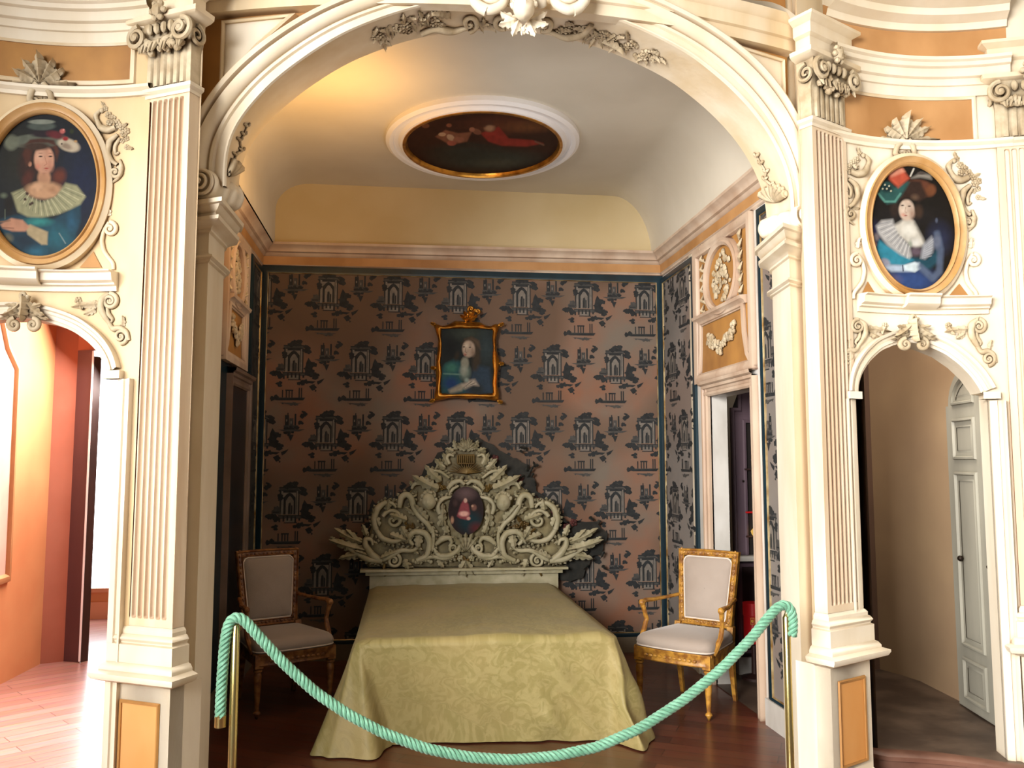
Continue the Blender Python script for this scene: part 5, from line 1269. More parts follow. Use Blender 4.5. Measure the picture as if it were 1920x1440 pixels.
# ------------------------------------------------------------------ bed
bed = thing('bed', 'double bed under a pale green gold damask spread with carved headboard', 'bed', (.46, 5.7, 0))
bx0, bx1, by0, by1, bz = -.25, 1.175, 4.65, 6.66, .572
mb = MB(); mb.box(((bx0+bx1)/2, (by0+by1)/2+.02, .34), (bx1-bx0-.08, by1-by0-.08, .3)); mb.build('mattress', mat('mattress_ticking', C('#b0a890'), None, .8), bed)
for lx in (bx0+.12, bx1-.12):
    for ly in (by0+.12, by1-.12):
        mb = MB(); mb.box((lx, ly, .095), (.07, .07, .19)); mb.build('leg', darkwood, bed)
# spread: rings from the top centre to the hem
hemL = PZ(604, 1418, .012); hemN = PZ(700, 1425, .012); hemN2 = PZ(733, 1398, .012); hemF = PZ(1150, 1388, .012); hemR = PZ(1205, 1405, .012); hemR2 = PZ(1232, 1384, .012)
def hem_outline():
    pts = [(-.36, 6.66), (-.37, 6.2), (-.39, 5.6), (-.42, 5.0), (-.47, 4.62)]
    pts += [(hemL.x, hemL.y), (hemL.x+.06, hemL.y-.02), (hemN.x, hemN.y+.0), (hemN2.x-.01, hemN2.y-.02), (hemN2.x, hemN2.y+.03)]
    pts += [(p_.x, p_.y) for p_ in (PZ(800, 1392, .01), PZ(890, 1391, .01), PZ(970, 1390, .01), PZ(1050, 1389, .01), PZ(1110, 1388, .01))]+[(hemF.x, hemF.y-.0), (hemR.x-.04, hemR.y+.02), (hemR.x, hemR.y), (hemR2.x, hemR2.y), (hemR2.x+.01, hemR2.y+.12)]
    pts += [(1.25, 5.0), (1.235, 5.5), (1.235, 6.1), (1.23, 6.66)]
    return pts
def top_outline():
    r = .08
    pts = [(bx0, 6.66), (bx0, 6.2), (bx0, 5.6), (bx0, 5.0), (bx0, 4.82)]
    for a in (190, 205, 225, 250, 262): pts.append((bx0+r+r*math.cos(R(a)), by0+r+r*math.sin(R(a))))
    pts += [(.1, by0), (.35, by0), (.6, by0), (.85, by0), (1.0, by0)]
    for a in (272, 295, 315, 335, 350): pts.append((bx1-r+r*math.cos(R(a)), by0+r+r*math.sin(R(a))))
    pts += [(bx1, 5.0), (bx1, 5.5), (bx1, 6.1), (bx1, 6.66)]
    return pts
ho, to = hem_outline(), top_outline(); assert len(ho) == len(to), (len(ho), len(to))
def densify(a, k=7):
    out = []
    for p, q in zip(a[:-1], a[1:]):
        for i in range(k): out.append((p[0]+(q[0]-p[0])*i/k, p[1]+(q[1]-p[1])*i/k))
    out.append(a[-1]); return out
ho, to = smooth(densify(ho), 4), smooth(densify(to), 3)
rows, uvs = [], []
nr = len(ho)
cyc = [( (bx0+bx1)/2, min(max(y, by0+.45), 6.66)) for x, y in to]
for k in range(12):      # top
    q = k/12; row = []
    for (cx, cy), (x, y) in zip(cyc, to):
        X = cx+(x-cx)*q; Y = cy+(y-cy)*q; edge = max(0, q-.9)/.1
        row.append((X, Y, bz+.012*noise.noise(Vector((X*3, Y*3, 0)))-.02*edge*edge + .004*noise.noise(Vector((X*14, Y*14, 3)))))
    rows.append(row)
ND = 26
for k in range(ND+1):    # drop
    q = k/ND; row = []
    for i, ((x, y), (hx, hy)) in enumerate(zip(to, ho)):
        s_ = q**.9; e_ = 1-(1-min(1, q*8))**2
        X = x+(hx-x)*(.06*e_+.94*s_*q**.35); Y = y+(hy-y)*(.06*e_+.94*s_*q**.35); z = bz-.028-(bz-.036)*q-.012*math.sin(min(1, q*10)*PI)*0
        # outward direction
        ox, oy = (hx-x), (hy-y); l = math.hypot(ox, oy)+1e-6
        arc = i/nr
        fold = .010*math.sin(i*.55+1.2*math.sin(q*3+i*.05))*q + .012*noise.noise(Vector((i*.12, q*2.5, 1)))*min(1, q*3)
        if x > .75 and y < 4.9: fold += .026*math.sin((X*26+z*22))*min(1, q*2)*(1-.3*q)
        if y < 4.8 and -.05 < x < .75: fold *= .4; fold += .003*noise.noise(Vector((X*12, z*12, 5)))
        if abs(X-.46) < .012: fold += .006
        if y < 4.8: dg = (X-.2)*.75+z; fold += .011*noise.noise(Vector((dg*13, (X-z)*2.5, 4)))*(1 if x > .3 else .5)
        X += ox/l*fold; Y += oy/l*fold
        row.append((X, min(Y, 6.67), max(z, .008)))
    rows.append(row)
mb = MB(); mb.grid(rows)
sp_ = mb.build('bedspread', spread, bed, angle=70)
uvl = sp_.data.uv_layers.new(name='UVMap')
for lp in sp_.data.loops:
    v = sp_.data.vertices[lp.vertex_index].co; uvl.data[lp.index].uv = (v.x+ (v.z*.3 if v.x > 1.15 or v.x < -.22 else 0), v.y*.7 - (v.z if v.y < 4.7 else v.z*.4))
# headboard
YH = 6.70
hH = hit_plane(Vector((0, YH, 0)), Vector((0, -1, 0)))
def XH(px, py): return PY(px, py, YH)
hb = thing('x', None, None, (0, 0, 0)) if False else None
mb = MB()
za_, zb_ = XH(870, 1064).z, XH(870, 1087).z; xa, xb = XH(676, 1064).x, XH(1062, 1064).x
mb.box(((xa+xb)/2, YH-.02, za_-.008), (xb-xa, .12, .018)); mb.box(((xa+xb)/2, YH-.015, za_-.03), (xb-xa-.08, .08, .03))
mb.box(((xa+xb)/2, YH-.0, .32), (xb-xa-.14, .05, .56+za_-.62+.02))
mb.build('headboard_rail', headm, bed)
# dark painted backing
bk = [(700, 1064), (672, 1050), (660, 1030), (690, 1000), (700, 960), (745, 930), (780, 900), (810, 862), (850, 826), (905, 822), (945, 850), (990, 870), (1012, 930), (1048, 940), (1060, 985), (1115, 975), (1140, 1000), (1130, 1035), (1105, 1050), (1095, 1085), (1050, 1092), (1040, 1066)]
mb = MB(); bl = smooth(resample(bk+[bk[0]], 120), 1)[:-1]; bl = [(x+2.5*math.sin(i*1.9), y+2.5*math.cos(i*2.3)) for i, (x, y) in enumerate(bl)]
cx0, cy0 = 880, 990; mb.grid([[PY(cx0+(x-cx0)*q, cy0+(y-cy0)*q, YH+.045) for x, y in bl] for q in (0, .3, .6, 1)], closed=True); mb.build('painted_backing', darkleaf, bed)
bd = [(690, 1064), (676, 1040), (690, 1010), (700, 975), (716, 945), (760, 932), (776, 912), (800, 890), (835, 862), (850, 840), (885, 832), (905, 845), (918, 865), (950, 890), (975, 910), (1000, 930), (1030, 950), (1040, 985), (1055, 1010), (1070, 1040), (1056, 1064)]
mb = MB(); bl = smooth(resample(bd+[bd[0]], 100), 1)[:-1]; mb.grid([[PY(cx0+(x-cx0)*q, cy0+(y-cy0)*q, YH+.012+.02*(1 if q == 1 else 0)) for x, y in bl] for q in (0, .3, .6, .98, 1)], closed=True); mb.build('headboard_body', mat('headboard_ground', C('#9c926c'), C('#7a6c48'), .55, 14, bump=.3, bscale=40, dirt_shade=C('#3a3018'), dirt_shade_d=.06), bed)
o = Orn(hit_plane(Vector((0, YH+.04, 0)), Vector((0, -1, 0))))
for x, y in ((928, 860), (975, 897), (1005, 938), (1062, 988), (1075, 980), (1040, 960)): 
    o = Orn(hit_plane(Vector((0, YH+.04, 0)), Vector((0, -1, 0)))); o.flower(x, y, 7); o.build('painted_rose', rosem, bed)
o = Orn(hit_plane(Vector((0, YH+.03, 0)), Vector((0, -1, 0))))
rn = random.Random(8)
for i in range(60):
    x, y = rn.choice([(rn.uniform(1040, 1135), rn.uniform(960, 1060)), (rn.uniform(905, 1010), rn.uniform(835, 930)), (rn.uniform(665, 720), rn.uniform(1000, 1060))]); o.leaf(x, y, rn.random()*360, rn.uniform(8, 15), rn.uniform(5, 8), 2)
o.build('painted_leaves', darkleaf, bed)
f = lambda pts: [(600+x/3.4286, 800+y/3.4286) for x, y in pts]
def F(x, y): return 600+x/3.4286, 800+y/3.4286
MX = 870
hP2 = hit_plane(Vector((0, YH-.02, 0)), Vector((0, -1, 0)))
o = Orn(hP2, 1.1)
for sx in (-1, 1):
    def m(pts): return pts if sx < 0 else [(2*936-x, y) for x, y in pts]
    def T(pts, r, l=.6):
        o.tube(f(m(pts)), [q*.82 for q in r], l)
        dd_ = resample(f(m(pts)), 40); cxm = sum(p[0] for p in dd_)/40; cym = sum(p[1] for p in dd_)/40; st_ = max(3, int(40/(1+sum(math.hypot(b[0]-a[0], b[1]-a[1]) for a, b in zip(dd_[:-1], dd_[1:]))/9)))
        for i_ in range(st_, 38, st_):
            p_, q_ = dd_[i_-1], dd_[i_+1]; an_ = math.degrees(math.atan2(q_[1]-p_[1], q_[0]-p_[0])); nx_, ny_ = -(q_[1]-p_[1]), q_[0]-p_[0]
            sg_ = 1 if nx_*(dd_[i_][0]-cxm)+ny_*(dd_[i_][1]-cym) > 0 else -1
            o.leaf(dd_[i_][0], dd_[i_][1], an_+sg_*60, 11, 8, 2, .5, .7)
    def SP(x, y, r, tn, a0, th, d=1): xx, yy = F(m([(x, y)])[0][0], y); o.spiral(xx, yy, r/3.43, tn, a0 if sx < 0 else 180-a0, d if sx < 0 else -d, th)
    def LF(x, y, a, L, W, lb=4, bend=0): xx, yy = F(m([(x, y)])[0][0], y); o.leaf(xx, yy, a if sx < 0 else 180-a, L/3.43, W/3.43, lb, .5, .5, bend if sx < 0 else -bend)
    # base running scrolls
    T([(330, 875), (420, 850), (520, 790), (600, 800), (640, 760)], [3, 6, 5, 4]); SP(475, 860, 46, 1.6, -60, 3.6); LF(500, 800, 160, 120, 60, 4); T([(540, 870), (570, 910), (550, 930)], [5, 4, 2]); LF(540, 850, 70, 80, 50, 3)
    T([(390, 860), (330, 820), (290, 760), (290, 720), (330, 720), (340, 760)], [7, 8, 6, 3]); LF(330, 830, 200, 110, 60, 4)
    # outer leaf sprays
    LF(290, 790, 190, 240, 70, 5, 14); LF(270, 740, 198, 200, 60, 5, 20); LF(280, 820, 178, 160, 60, 4, -16); LF(240, 740, 230, 110, 50, 3); LF(300, 700, 250, 80, 44, 3)
    T([(400, 860), (300, 850), (200, 790), (110, 720), (70, 740)], [7, 7, 5, 3])
    # big C scroll outer
    T([(360, 660), (345, 590), (370, 520), (420, 485), (470, 490), (490, 520)], [6, 7, 7, 5, 3]); T([(360, 660), (400, 720), (470, 740), (540, 720), (580, 690)], [5, 6, 5, 3]); SP(470, 600, 70, 1.2, 200, 4); LF(380, 640, 250, 120, 50, 4); LF(430, 540, 280, 80, 50, 3); LF(450, 690, 20, 120, 56, 4)
    LF(560, 600, 200, 120, 60, 4); LF(600, 660, 120, 100, 56, 4); LF(520, 640, 60, 90, 50, 3)
    # shoulder volutes
    T([(510, 520), (520, 450), (560, 430), (590, 460), (600, 520), (640, 580), (690, 620), (720, 680)], [5, 7, 7, 6, 6, 5]); T([(640, 560), (600, 500), (590, 450), (620, 440)], [4, 5, 3]); LF(690, 600, 230, 130, 60, 4); LF(620, 560, 210, 90, 44, 3)
    T([(590, 400), (600, 370), (660, 350), (700, 370), (690, 420)], [3, 5, 4, 2]); 
    # upper wings
    LF(760, 400, 200, 190, 80, 5, 16); LF(780, 350, 215, 150, 60, 4, 20); T([(700, 300), (740, 280), (780, 290), (830, 330)], [3, 4, 3]); LF(800, 280, 230, 100, 50, 3); LF(820, 250, 250, 90, 44, 3)
    T([(800, 260), (770, 240), (790, 225)], [4, 4, 2]); T([(830, 240), (810, 200), (830, 175), (860, 190)], [4, 5, 4, 2])
    LF(860, 160, 200, 60, 40, 3); LF(880, 150, 250, 70, 40, 3); LF(920, 140, 265, 70, 40, 3)
    # medallion side strapwork
    T([(770, 560), (750, 500), (790, 460), (850, 450)], [5, 7, 5, 3]); T([(820, 400), (850, 360), (900, 345), (930, 370)], [4, 6, 5, 4]); T([(830, 440), (850, 400), (890, 380)], [3, 4, 3]); LF(790, 640, 265, 150, 56, 4, 10); LF(760, 640, 300, 100, 40, 3)
    T([(740, 760), (780, 720), (830, 710), (850, 740), (830, 770)], [4, 7, 5, 3]); T([(730, 780), (760, 830), (830, 830), (890, 790), (900, 750)], [4, 6, 6, 4]); LF(820, 690, 250, 90, 44, 3); SP(860, 780, 40, 1.2, 0, 3.4); 
    T([(600, 760), (560, 720), (600, 670), (680, 680), (710, 740), (690, 830), (620, 860)], [4, 6, 7, 7, 6, 5]); LF(640, 690, 100, 90, 60, 3); T([(720, 640), (730, 720), (720, 800)], [4, 5, 4])
    T([(640, 860), (720, 830), (800, 850), (860, 830)], [4, 5, 4]); LF(760, 850, 60, 70, 40, 3)
    for q in range(8): o.blob(*F(m([(600+q*16, 860)])[0][0], 862+8*math.sin(q)), 4)
for a in (60, 90, 120): o.leaf(*F(936, 860), a, 30, 14, 3, .5)
for a in (-130, -110, -90, -70, -50): o.leaf(*F(936, 800), a, 36, 14, 4, .5)
o.flower(*F(936, 900), 9); o.flower(*F(900, 845), 6); o.flower(*F(975, 845), 6)
for a in range(-160, -19, 20): o.leaf(*F(940, 150), a, 22, 9, 3, .5, .6)
o.build('carved_scrollwork', headm, bed)
o = Orn(hP2)
for k in range(15): a = -170+k*11.5; o.tube([F(940, 300), (F(940, 300)[0]+32*math.cos(R(a)), F(940, 300)[1]+24*math.sin(R(a)))], [1.6, .5], .6)
o.build('gilt_sunburst', headgold, bed)
o = Orn(hP2); o.tube([F(885, 183), F(990, 183)], [1.4, 1.4], .5); o.tube([F(885, 237), F(990, 237)], [1.4, 1.4], .5)
for k in range(9): x = 885+k*13; o.tube([F(x, 185), F(x, 235)], [1.6, 1.2], .5)
o.build('gilt_lattice', headgold, bed)
for a_ in ((1360, 700, 20, 8, 14, 5, 3), (1290, 630, 14, 8, 10, 5, 6), (1080, 390, 9, 9, 9, 4, 2), (770, 390, 9, 9, 9, 4, 5), (560, 650, 12, 8, 9, 4, 6), (920, 845, 18, 4, 9, 4, 1)):
    o = Orn(hP2); xx, yy = F(a_[0], a_[1]); o.cluster(xx, yy, *a_[2:]); o.build('gilt_flower_cluster', headgold, bed)
for x in (415, 1420): o = Orn(hP2); o.tube([F(x, 880), F(x-8, 930), F(x+5, 960)], [2, 2.5, 1.5]); o.build('gilt_drop', headgold, bed)
for x, y, lk, nm in ((700, 478, -.25, 'a'), (1175, 485, -.1, 'b')):
    xx, yy = F(x, y); head(hit_plane(Vector((0, YH-.055, 0)), Vector((0, -1, 0))), xx, yy, 16, 'cherub_head', headm, bed, headm, lk, 0)
# painted medallion
P = Paint(838, 908, 910, 1004, 2.0, '#241a1c'); 
def e(x, y, rx, ry, c, **k): xx, yy = F(x, y); P.ell(xx, yy, rx/3.43, ry/3.43, c, **k)
e(935, 430, 90, 60, '#5c4a4c', soft=.9); e(960, 610, 100, 90, '#122c34', soft=.6); e(1000, 650, 60, 50, '#5c1c1c', soft=.8, al=.6); P.poly(f([(905, 500), (930, 460), (955, 500), (965, 560), (950, 600), (900, 590), (880, 575)]), '#7c3c44', 1.5)
e(935, 475, 14, 18, '#b8988c', soft=.4); e(925, 560, 40, 22, '#c89c94', soft=.5); e(955, 590, 16, 14, '#b88c84', soft=.5); e(990, 520, 22, 26, '#6c4c44', soft=.5); e(870, 490, 20, 30, '#3c2c2c', soft=.6); e(980, 510, 10, 10, '#a0806c', soft=.5); e(850, 600, 14, 30, '#a07c68', soft=.6)
P.mottle(.1)
mdc = F(938, 540)
P.build('painted_medallion', Vector((0, YH-.045, 0)), Vector((0, -1, 0)), bed, lambda x, y: ((x-mdc[0])/33)**2+((y-mdc[1])/45)**2 < 1, 1.3)

# ------------------------------------------------------------------ armchairs
def curve_pts(pts, n=12): return smooth(resample(pts, n), 1)
def make_chair(label, wood, loc, rz):
    t = thing('armchair', label, 'chair', loc, rz)
    def B(mb, name, m, par=t, **k): return mb.build(name, m, par, world=False, **k)
    fw, rw, fy, ry_, sz = .25, .20, -.24, .22, .375
    # seat rail: front serpentine
    pl = [(-rw, ry_), (-fw, fy+.02), (-fw+.03, fy)]+[(-fw+.03+(2*fw-.06)*i/8, fy-.018*math.sin(PI*i/8)) for i in range(1, 8)]+[(fw-.03, fy), (fw, fy+.02), (rw, ry_)]
    mb = MB(); sweepH(mb, [(-.02, sz-.075), (.0, sz-.075), (.006, sz-.068), (.002, sz-.06), (.002, sz-.02), (.008, sz-.012), (.008, sz), (-.02, sz)], pl, -1, closed=True); rail = B(mb, 'seat_rail', wood)
    mb = MB()
    for i in range(11):
        x = -.16+.032*i; mb.ball((x, fy-.02-.0*abs(x), sz-.042), .011, 7, 5, (1.2, .5, .8), .3)
    B(mb, 'rail_carving', wood, rail)
    # cushion
    rows = []; c = (0, -.01)
    out = smooth(resample(pl+[pl[0]], 61), 3)[:-1]
    for s_, z in ((.99, sz), (1.03, sz+.012), (1.045, sz+.03), (1.02, sz+.05), (.95, sz+.068), (.8, sz+.082), (.55, sz+.092), (.25, sz+.097), (.01, sz+.098)):
        rows.append([(c[0]+(x-c[0])*s_, c[1]+(y-c[1])*s_, z) for x, y in out])
    mb = MB(); mb.grid(rows, closed=True); cu = B(mb, 'seat_cushion', velvet, angle=80)
    mb = MB(); pp = [(c[0]+(x-c[0])*1.03, c[1]+(y-c[1])*1.03, sz+.008) for x, y in out]; mb.tube(pp+[pp[0], pp[1]], .005, 6, cap=False); B(mb, 'piping', piping, cu)
    # front legs: square block, ring, tapered fluted leg, foot
    for sx in (-1, 1):
        mb = MB(); x, y = sx*(fw-.022), fy+.024
        mb.box((x, y, sz-.045), (.05, .05, .08)); 
        mb.lathe([(.018, sz-.088), (.026, sz-.094), (.026, sz-.104), (.018, sz-.11), (.02, sz-.115), (.024, sz-.13), (.023, sz-.15), (.0125, .05), (.012, .045), (.02, .038), (.022, .03), (.014, .02), (.006, 0), (0, 0)], (x, y, 0), 12); B(mb, 'leg', wood)
    for sx in (-1, 1):
        mb = MB(); rings = []
        for z, yy, hx, hy in ((0, .27, .011, .012), (.1, .25, .013, .014), (.22, .23, .016, .018), (sz-.08, ry_-.005, .02, .022), (sz, ry_-.005, .02, .022), (sz+.09, ry_+.01, .02, .02)):
            x = sx*(rw-.018); rings.append([(x-hx, yy-hy, z), (x+hx, yy-hy, z), (x+hx, yy+hy, z), (x-hx, yy+hy, z)])
        mb.loft(rings); B(mb, 'leg', wood)
    # back frame (leaning)
    lean = .16
    def bk(u, v, w): return (u, ry_+.01+(v-sz)*lean-w, v)
    b0, b1, wb, wtp = sz+.075, .925, .182, .212
    pth = [(-wb, b0), (wb, b0), (wtp, b1), (wtp*.5, b1+.004), (0, b1+.005), (-wtp*.5, b1+.004), (-wtp, b1)]
    mb = MB(); sweepP(mb, [(0, -.02), (0, .014), (.006, .02), (.014, .012), (.03, .012), (.036, .02), (.042, .014), (.044, -.02), (0, -.02)], pth, bk, 1, True); bf = B(mb, 'back_frame', wood)
    rn = random.Random(2); mb = MB()
    for i in range(26):
        for sx in (-1, 1):
            if i < 15: q = i/14; mb.ball(bk(sx*(wb+(wtp-wb)*q-.022), b0+(b1-b0)*q, .014), .008, 6, 4, (1, .6, 1.3), .3)
    for i in range(13): x = -.17+.0283*i; mb.ball(bk(x, b1-.02, .014), .008, 6, 4, (1.3, .6, 1), .3); mb.ball(bk(x*.9, b0+.022, .014), .008, 6, 4, (1.3, .6, 1), .3)
    B(mb, 'back_carving', wood, bf)
    g = .042; pth2 = [(-wb+g, b0+g), (wb-g, b0+g), (wtp-g, b1-g-.03), (wtp-g-.02, b1-g), (-wtp+g+.02, b1-g), (-wtp+g, b1-g-.03)]
    cx, cz = 0, (b0+b1)/2; rows = []
    dn = resample(pth2+[pth2[0]], 61)[:-1]
    for q, w in ((1.0, .004), (.97, .016), (.9, .024), (.6, .034), (.3, .038), (.01, .04)): rows.append([bk(cx+(x-cx)*q, cz+(z-cz)*q, w) for x, z in dn])
    mb = MB(); mb.grid(rows, closed=True); mb.poly([bk(x, z, -.018) for x, z in dn]); pn = B(mb, 'back_cushion', velvet, angle=70)
    mb = MB(); pp = [bk(x, z, .014) for x, z in dn]; mb.tube(pp+[pp[0], pp[1]], .005, 6, cap=False); B(mb, 'piping', piping, pn)
    # arms
    for sx in (-1, 1):
        mb = MB(); za = .62
        a = bk(sx*(wb+.012), za+.0, 0)
        pts = [Vector((a[0], a[1], za+.01)), Vector((sx*.225, .14, za+.004)), Vector((sx*.258, .02, za)), Vector((sx*.268, -.06, za+.004)), Vector((sx*.268, -.1, za-.004))]
        mb.tube(pts, [.015, .014, .016, .018, .02], 8, up=Vector((0, 0, 1)), flat=.8); mb.ball((sx*.268, -.105, za-.004), .021, 8, 6)
        pts = [Vector((sx*.268, -.1, za-.008)), Vector((sx*.262, -.085, za-.06)), Vector((sx*.256, -.07, za-.11)), Vector((sx*.258, -.1, za-.17)), Vector((sx*.25, -.15, za-.225)), Vector((sx*.24, -.175, sz-.01))]
        mb.tube(pts, [.017, .014, .015, .016, .018, .02], 8); B(mb, 'armrest', wood)
    return t
make_chair('gilded armchair with beige padded seat standing right of the bed', chairw, (1.775, 5.275, 0), R(-45))
make_chair('shadowed gilt armchair with beige padded seat standing left of the bed', chairw_shaded, (-.745, 5.62, 0), R(28))

# ------------------------------------------------------------------ stanchions and rope
def stanchion(label, px, py, px2, Y):
    top = PY(px, py, Y); bot = PY(px2, 1440, Y); x = top.x
    t = thing('stanchion', label, 'stanchion', (x, Y, 0))
    mb = MB(); mb.lathe([(0, .025), (.0155, .025), (.0155, top.z-.035), (.011, top.z-.025), (.006, top.z-.015), (.006, top.z-.002), (.0, top.z-.002)], (x, Y, 0), 16); mb.build('pole', brass, t)
    mb = MB(); mb.ball((x, Y, top.z+.006), .009, 10, 7, (1, 1, 1.3)); mb.build('finial', brass, t)
    mb = MB(); mb.lathe([(0, 0), (.14, 0), (.14, .008), (.12, .016), (.03, .026), (.0, .028)], (x, Y, 0), 28); mb.build('base', brass, t)
    return Vector((x, Y, top.z))
YS = 3.45
tL = stanchion('brass stanchion post near the left arch post', 443, 1158, 430, YS)
tR = stanchion('brass stanchion post near the right arch post', 1474, 1142, 1486, YS)
rp = [(413, 1345), (414, 1310), (417, 1260), (421, 1210), (426, 1176), (434, 1158), (446, 1154), (458, 1162), (485, 1193), (530, 1242), (590, 1297), (650, 1338), (720, 1375), (800, 1404), (880, 1420), (960, 1425), (1040, 1418), (1120, 1401), (1200, 1366), (1280, 1314), (1350, 1257), (1410, 1196), (1445, 1152), (1462, 1134), (1472, 1130), (1481, 1136), (1486, 1152), (1487, 1175), (1485, 1192)]
rp = smooth(resample(rp, 150), 2)
rope = thing('barrier_rope', 'twisted mint green rope sagging between the two brass stanchions', 'rope', (.4, YS, .3))
pts3 = [PY(x, y, YS-.012) for x, y in rp]
for i in range(len(pts3)):   # tails hang a little behind / beside the posts
    pass
def strandset(pts, Rr, r, pitch):
    # dense resample
    L = [0]
    for a, b in zip(pts[:-1], pts[1:]): L.append(L[-1]+(b-a).length)
    n = int(L[-1]/.0045); out = []; k = 0
    for i in range(n+1):
        s_ = L[-1]*i/n
        while k < len(L)-2 and L[k+1] < s_: k += 1
        out.append(pts[k].lerp(pts[k+1], (s_-L[k])/max(L[k+1]-L[k], 1e-9)))
    for ph in range(4):
        path = []
        for i, p in enumerate(out):
            t_ = (out[min(i+1, n)]-out[max(i-1, 0)]).normalized(); nn = Vector((0, -1, 0)); nn = (nn-t_*nn.dot(t_)).normalized(); b = t_.cross(nn)
            a = 2*PI*(i*L[-1]/n/pitch+ph/4); path.append(p+nn*math.cos(a)*Rr+b*math.sin(a)*Rr)
        mb = MB(); mb.tube(path, r, 7); mb.build('strand', greenrope, rope)
strandset(pts3, .0128, .0088, .08)
fe = pts3[0]; mb = MB(); mb.lathe([(0, 0), (.021, 0), (.021, .04), (.017, .045), (0, .045)], (fe.x, fe.y, fe.z-.035), 16); mb.build('brass_ferrule', brass, rope)

# ------------------------------------------------------------------ left side room
def vwall(name, pts, z0, z1, m):
    mb = MB(); mb.grid([[(p.x, p.y, z0), (p.x, p.y, z1)] for p in pts]); return struct(name, mb, m)
q0, q1, q2, q3, q4 = PZ(-90, 1330), PZ(75, 1245), PZ(119, 1240), PZ(150, 1242), PZ(166, 1238)
vwall('wall_left_room', [Vector((q0.x-1.2, q0.y-1.4, 0)), q0, q1], 0, 3.3, peach)
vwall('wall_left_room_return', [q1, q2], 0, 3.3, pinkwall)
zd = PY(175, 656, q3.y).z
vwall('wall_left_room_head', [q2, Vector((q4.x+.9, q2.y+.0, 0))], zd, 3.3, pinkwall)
t = thing('open_door', 'dusky purple door leaf with dark wooden edge against the bright window on the left', 'door', q2)
mb = MB(); mb.grid([[(q2.x, q2.y, 0), (q2.x, q2.y, zd)], [(q3.x, q3.y, 0), (q3.x, q3.y, zd)]]); mb.build('leaf', purpledoor, t)
mb = MB(); mb.grid([[(q3.x+.004, q3.y-.01, 0), (q3.x+.004, q3.y-.01, zd-.05)], [(q4.x, q4.y-.01, 0), (q4.x, q4.y-.01, zd-.05)]]); mb.build('edge', darkwood, t)
mb = MB(); mb.box((q3.x, q3.y-.015, zd/2), (.012, .01, zd-.02)); mb.build('gap_light_strip', mat('gap_light_glow', C('#e8cfc8'), None, .5, emit=.3), t)  # glowing strip painted for the line of light in the door gap
# bright window beyond
w0, w1 = PZ(120, 1160), PZ(300, 1160)
zw0 = PY(200, 1105, w0.y).z
mb = MB(); mb.poly([(w0.x, w0.y, zw0), (w1.x, w1.y, zw0), (w1.x, w1.y, 3.2), (w0.x, w0.y, 3.2)][::-1]); tag(mb.build('window_1', skyglow), kind='structure')
vwall('wall_left_room_far', [w0-Vector((.5, 0, 0)), w1+Vector((.3, 0, 0))], 0, zw0, peach)
mb = MB(); mb.box(((w0.x+w1.x)/2, w0.y-.04, zw0), (w1.x-w0.x+.6, .06, .04)); mb.box(((w0.x+w1.x)/2, w0.y-.04, .08), (w1.x-w0.x+.6, .06, .16)); struct('trim_1', mb, mat('pale_orange_trim', C('#f0b088'), None, .5))
mb = MB(); mb.poly([(-5, 3.8, 3.3), (XL-.1, 3.8, 3.3), (XL-.1, 9, 3.3), (-5, 9, 3.3)]); struct('ceiling_left_room', mb, peach)
mb = MB(); mb.poly([(-1.14, 3.9, 0), (-1.14, 9, 0), (-1.14, 9, 3.3), (-1.14, 3.9, 3.3)]); struct('wall_left_room_right', mb, peach)
# framed moulding at far left of that room (on the peach wall)
d_ = (q1-q0); d_.z = 0; d_.normalize(); nrm_ = Vector((d_.y, -d_.x, 0))
def mapQ(u, v, w): p = q0+d_*u+nrm_*w; return (p.x, p.y, v)
def onQ(px, py): p = PP(px, py, q0, nrm_); return ((p-q0).dot(d_), p.z)
fr = [onQ(-60, 1110), onQ(12, 1085), onQ(30, 690), onQ(12, 650), onQ(2, 600), onQ(-60, 560)]
mb = MB(); sweepP(mb, [(-.02, 0), (-.02, .02), (0, .03), (.02, .03), (.035, .015), (.04, 0)], fr, mapQ, 1)
t = thing('moulded_frame', 'arched moulded frame on the peach wall at the far left', 'frame', mapQ(fr[1][0]-.2, fr[1][1], 0)); mb.build('frame', mat('peach_frame_paint', C('#d89a68'), C('#c88858'), .5, 4), t)
mb = MB(); mb.poly([mapQ(u, v, .008) for u, v in fr]); mb.build('pale_field', mat('pale_pink_field', C('#efc4ae'), C('#e4b09c'), .6, 3), t)

# ------------------------------------------------------------------ right corridor
ZR = .15
r0, r1, r1b, r2 = PZ(1560, 1253, ZR), PZ(1650, 1255, ZR), PZ(1725, 1277, ZR), PZ(1830, 1330, ZR)
vwall('wall_corridor_far', [r0, r1], ZR, 3.0, brownwall)
vwall('wall_corridor_side', [r1, r1.lerp(r1b, .5)+Vector((.01, .01, 0)), r1b, r2, r2+(r2-r1b)*.6], ZR, 3.0, beigewall)
mb = MB(); mb.poly([(2.25, 3.85, 2.95), (4.2, 3.85, 2.95), (4.2, 6.5, 2.95), (2.87, 6.5, 2.95)]); struct('ceiling_corridor', mb, beigewall)
mb = MB(); mb.poly([(2.25, 3.95, 0), (2.87, 5.43, 0), (2.87, 5.43, 3), (2.25, 3.95, 3)]); mb.poly([(4.2, 3.5, 0), (4.2, 6.5, 0), (4.2, 6.5, 3), (4.2, 3.5, 3)]); struct('wall_corridor_left', mb, brownwall)
stp = [PZ(x, y, ZR) for x, y in ((1600, 1400), (1660, 1412), (1720, 1415), (1780, 1420), (1840, 1428), (1900, 1438), (1960, 1446))]
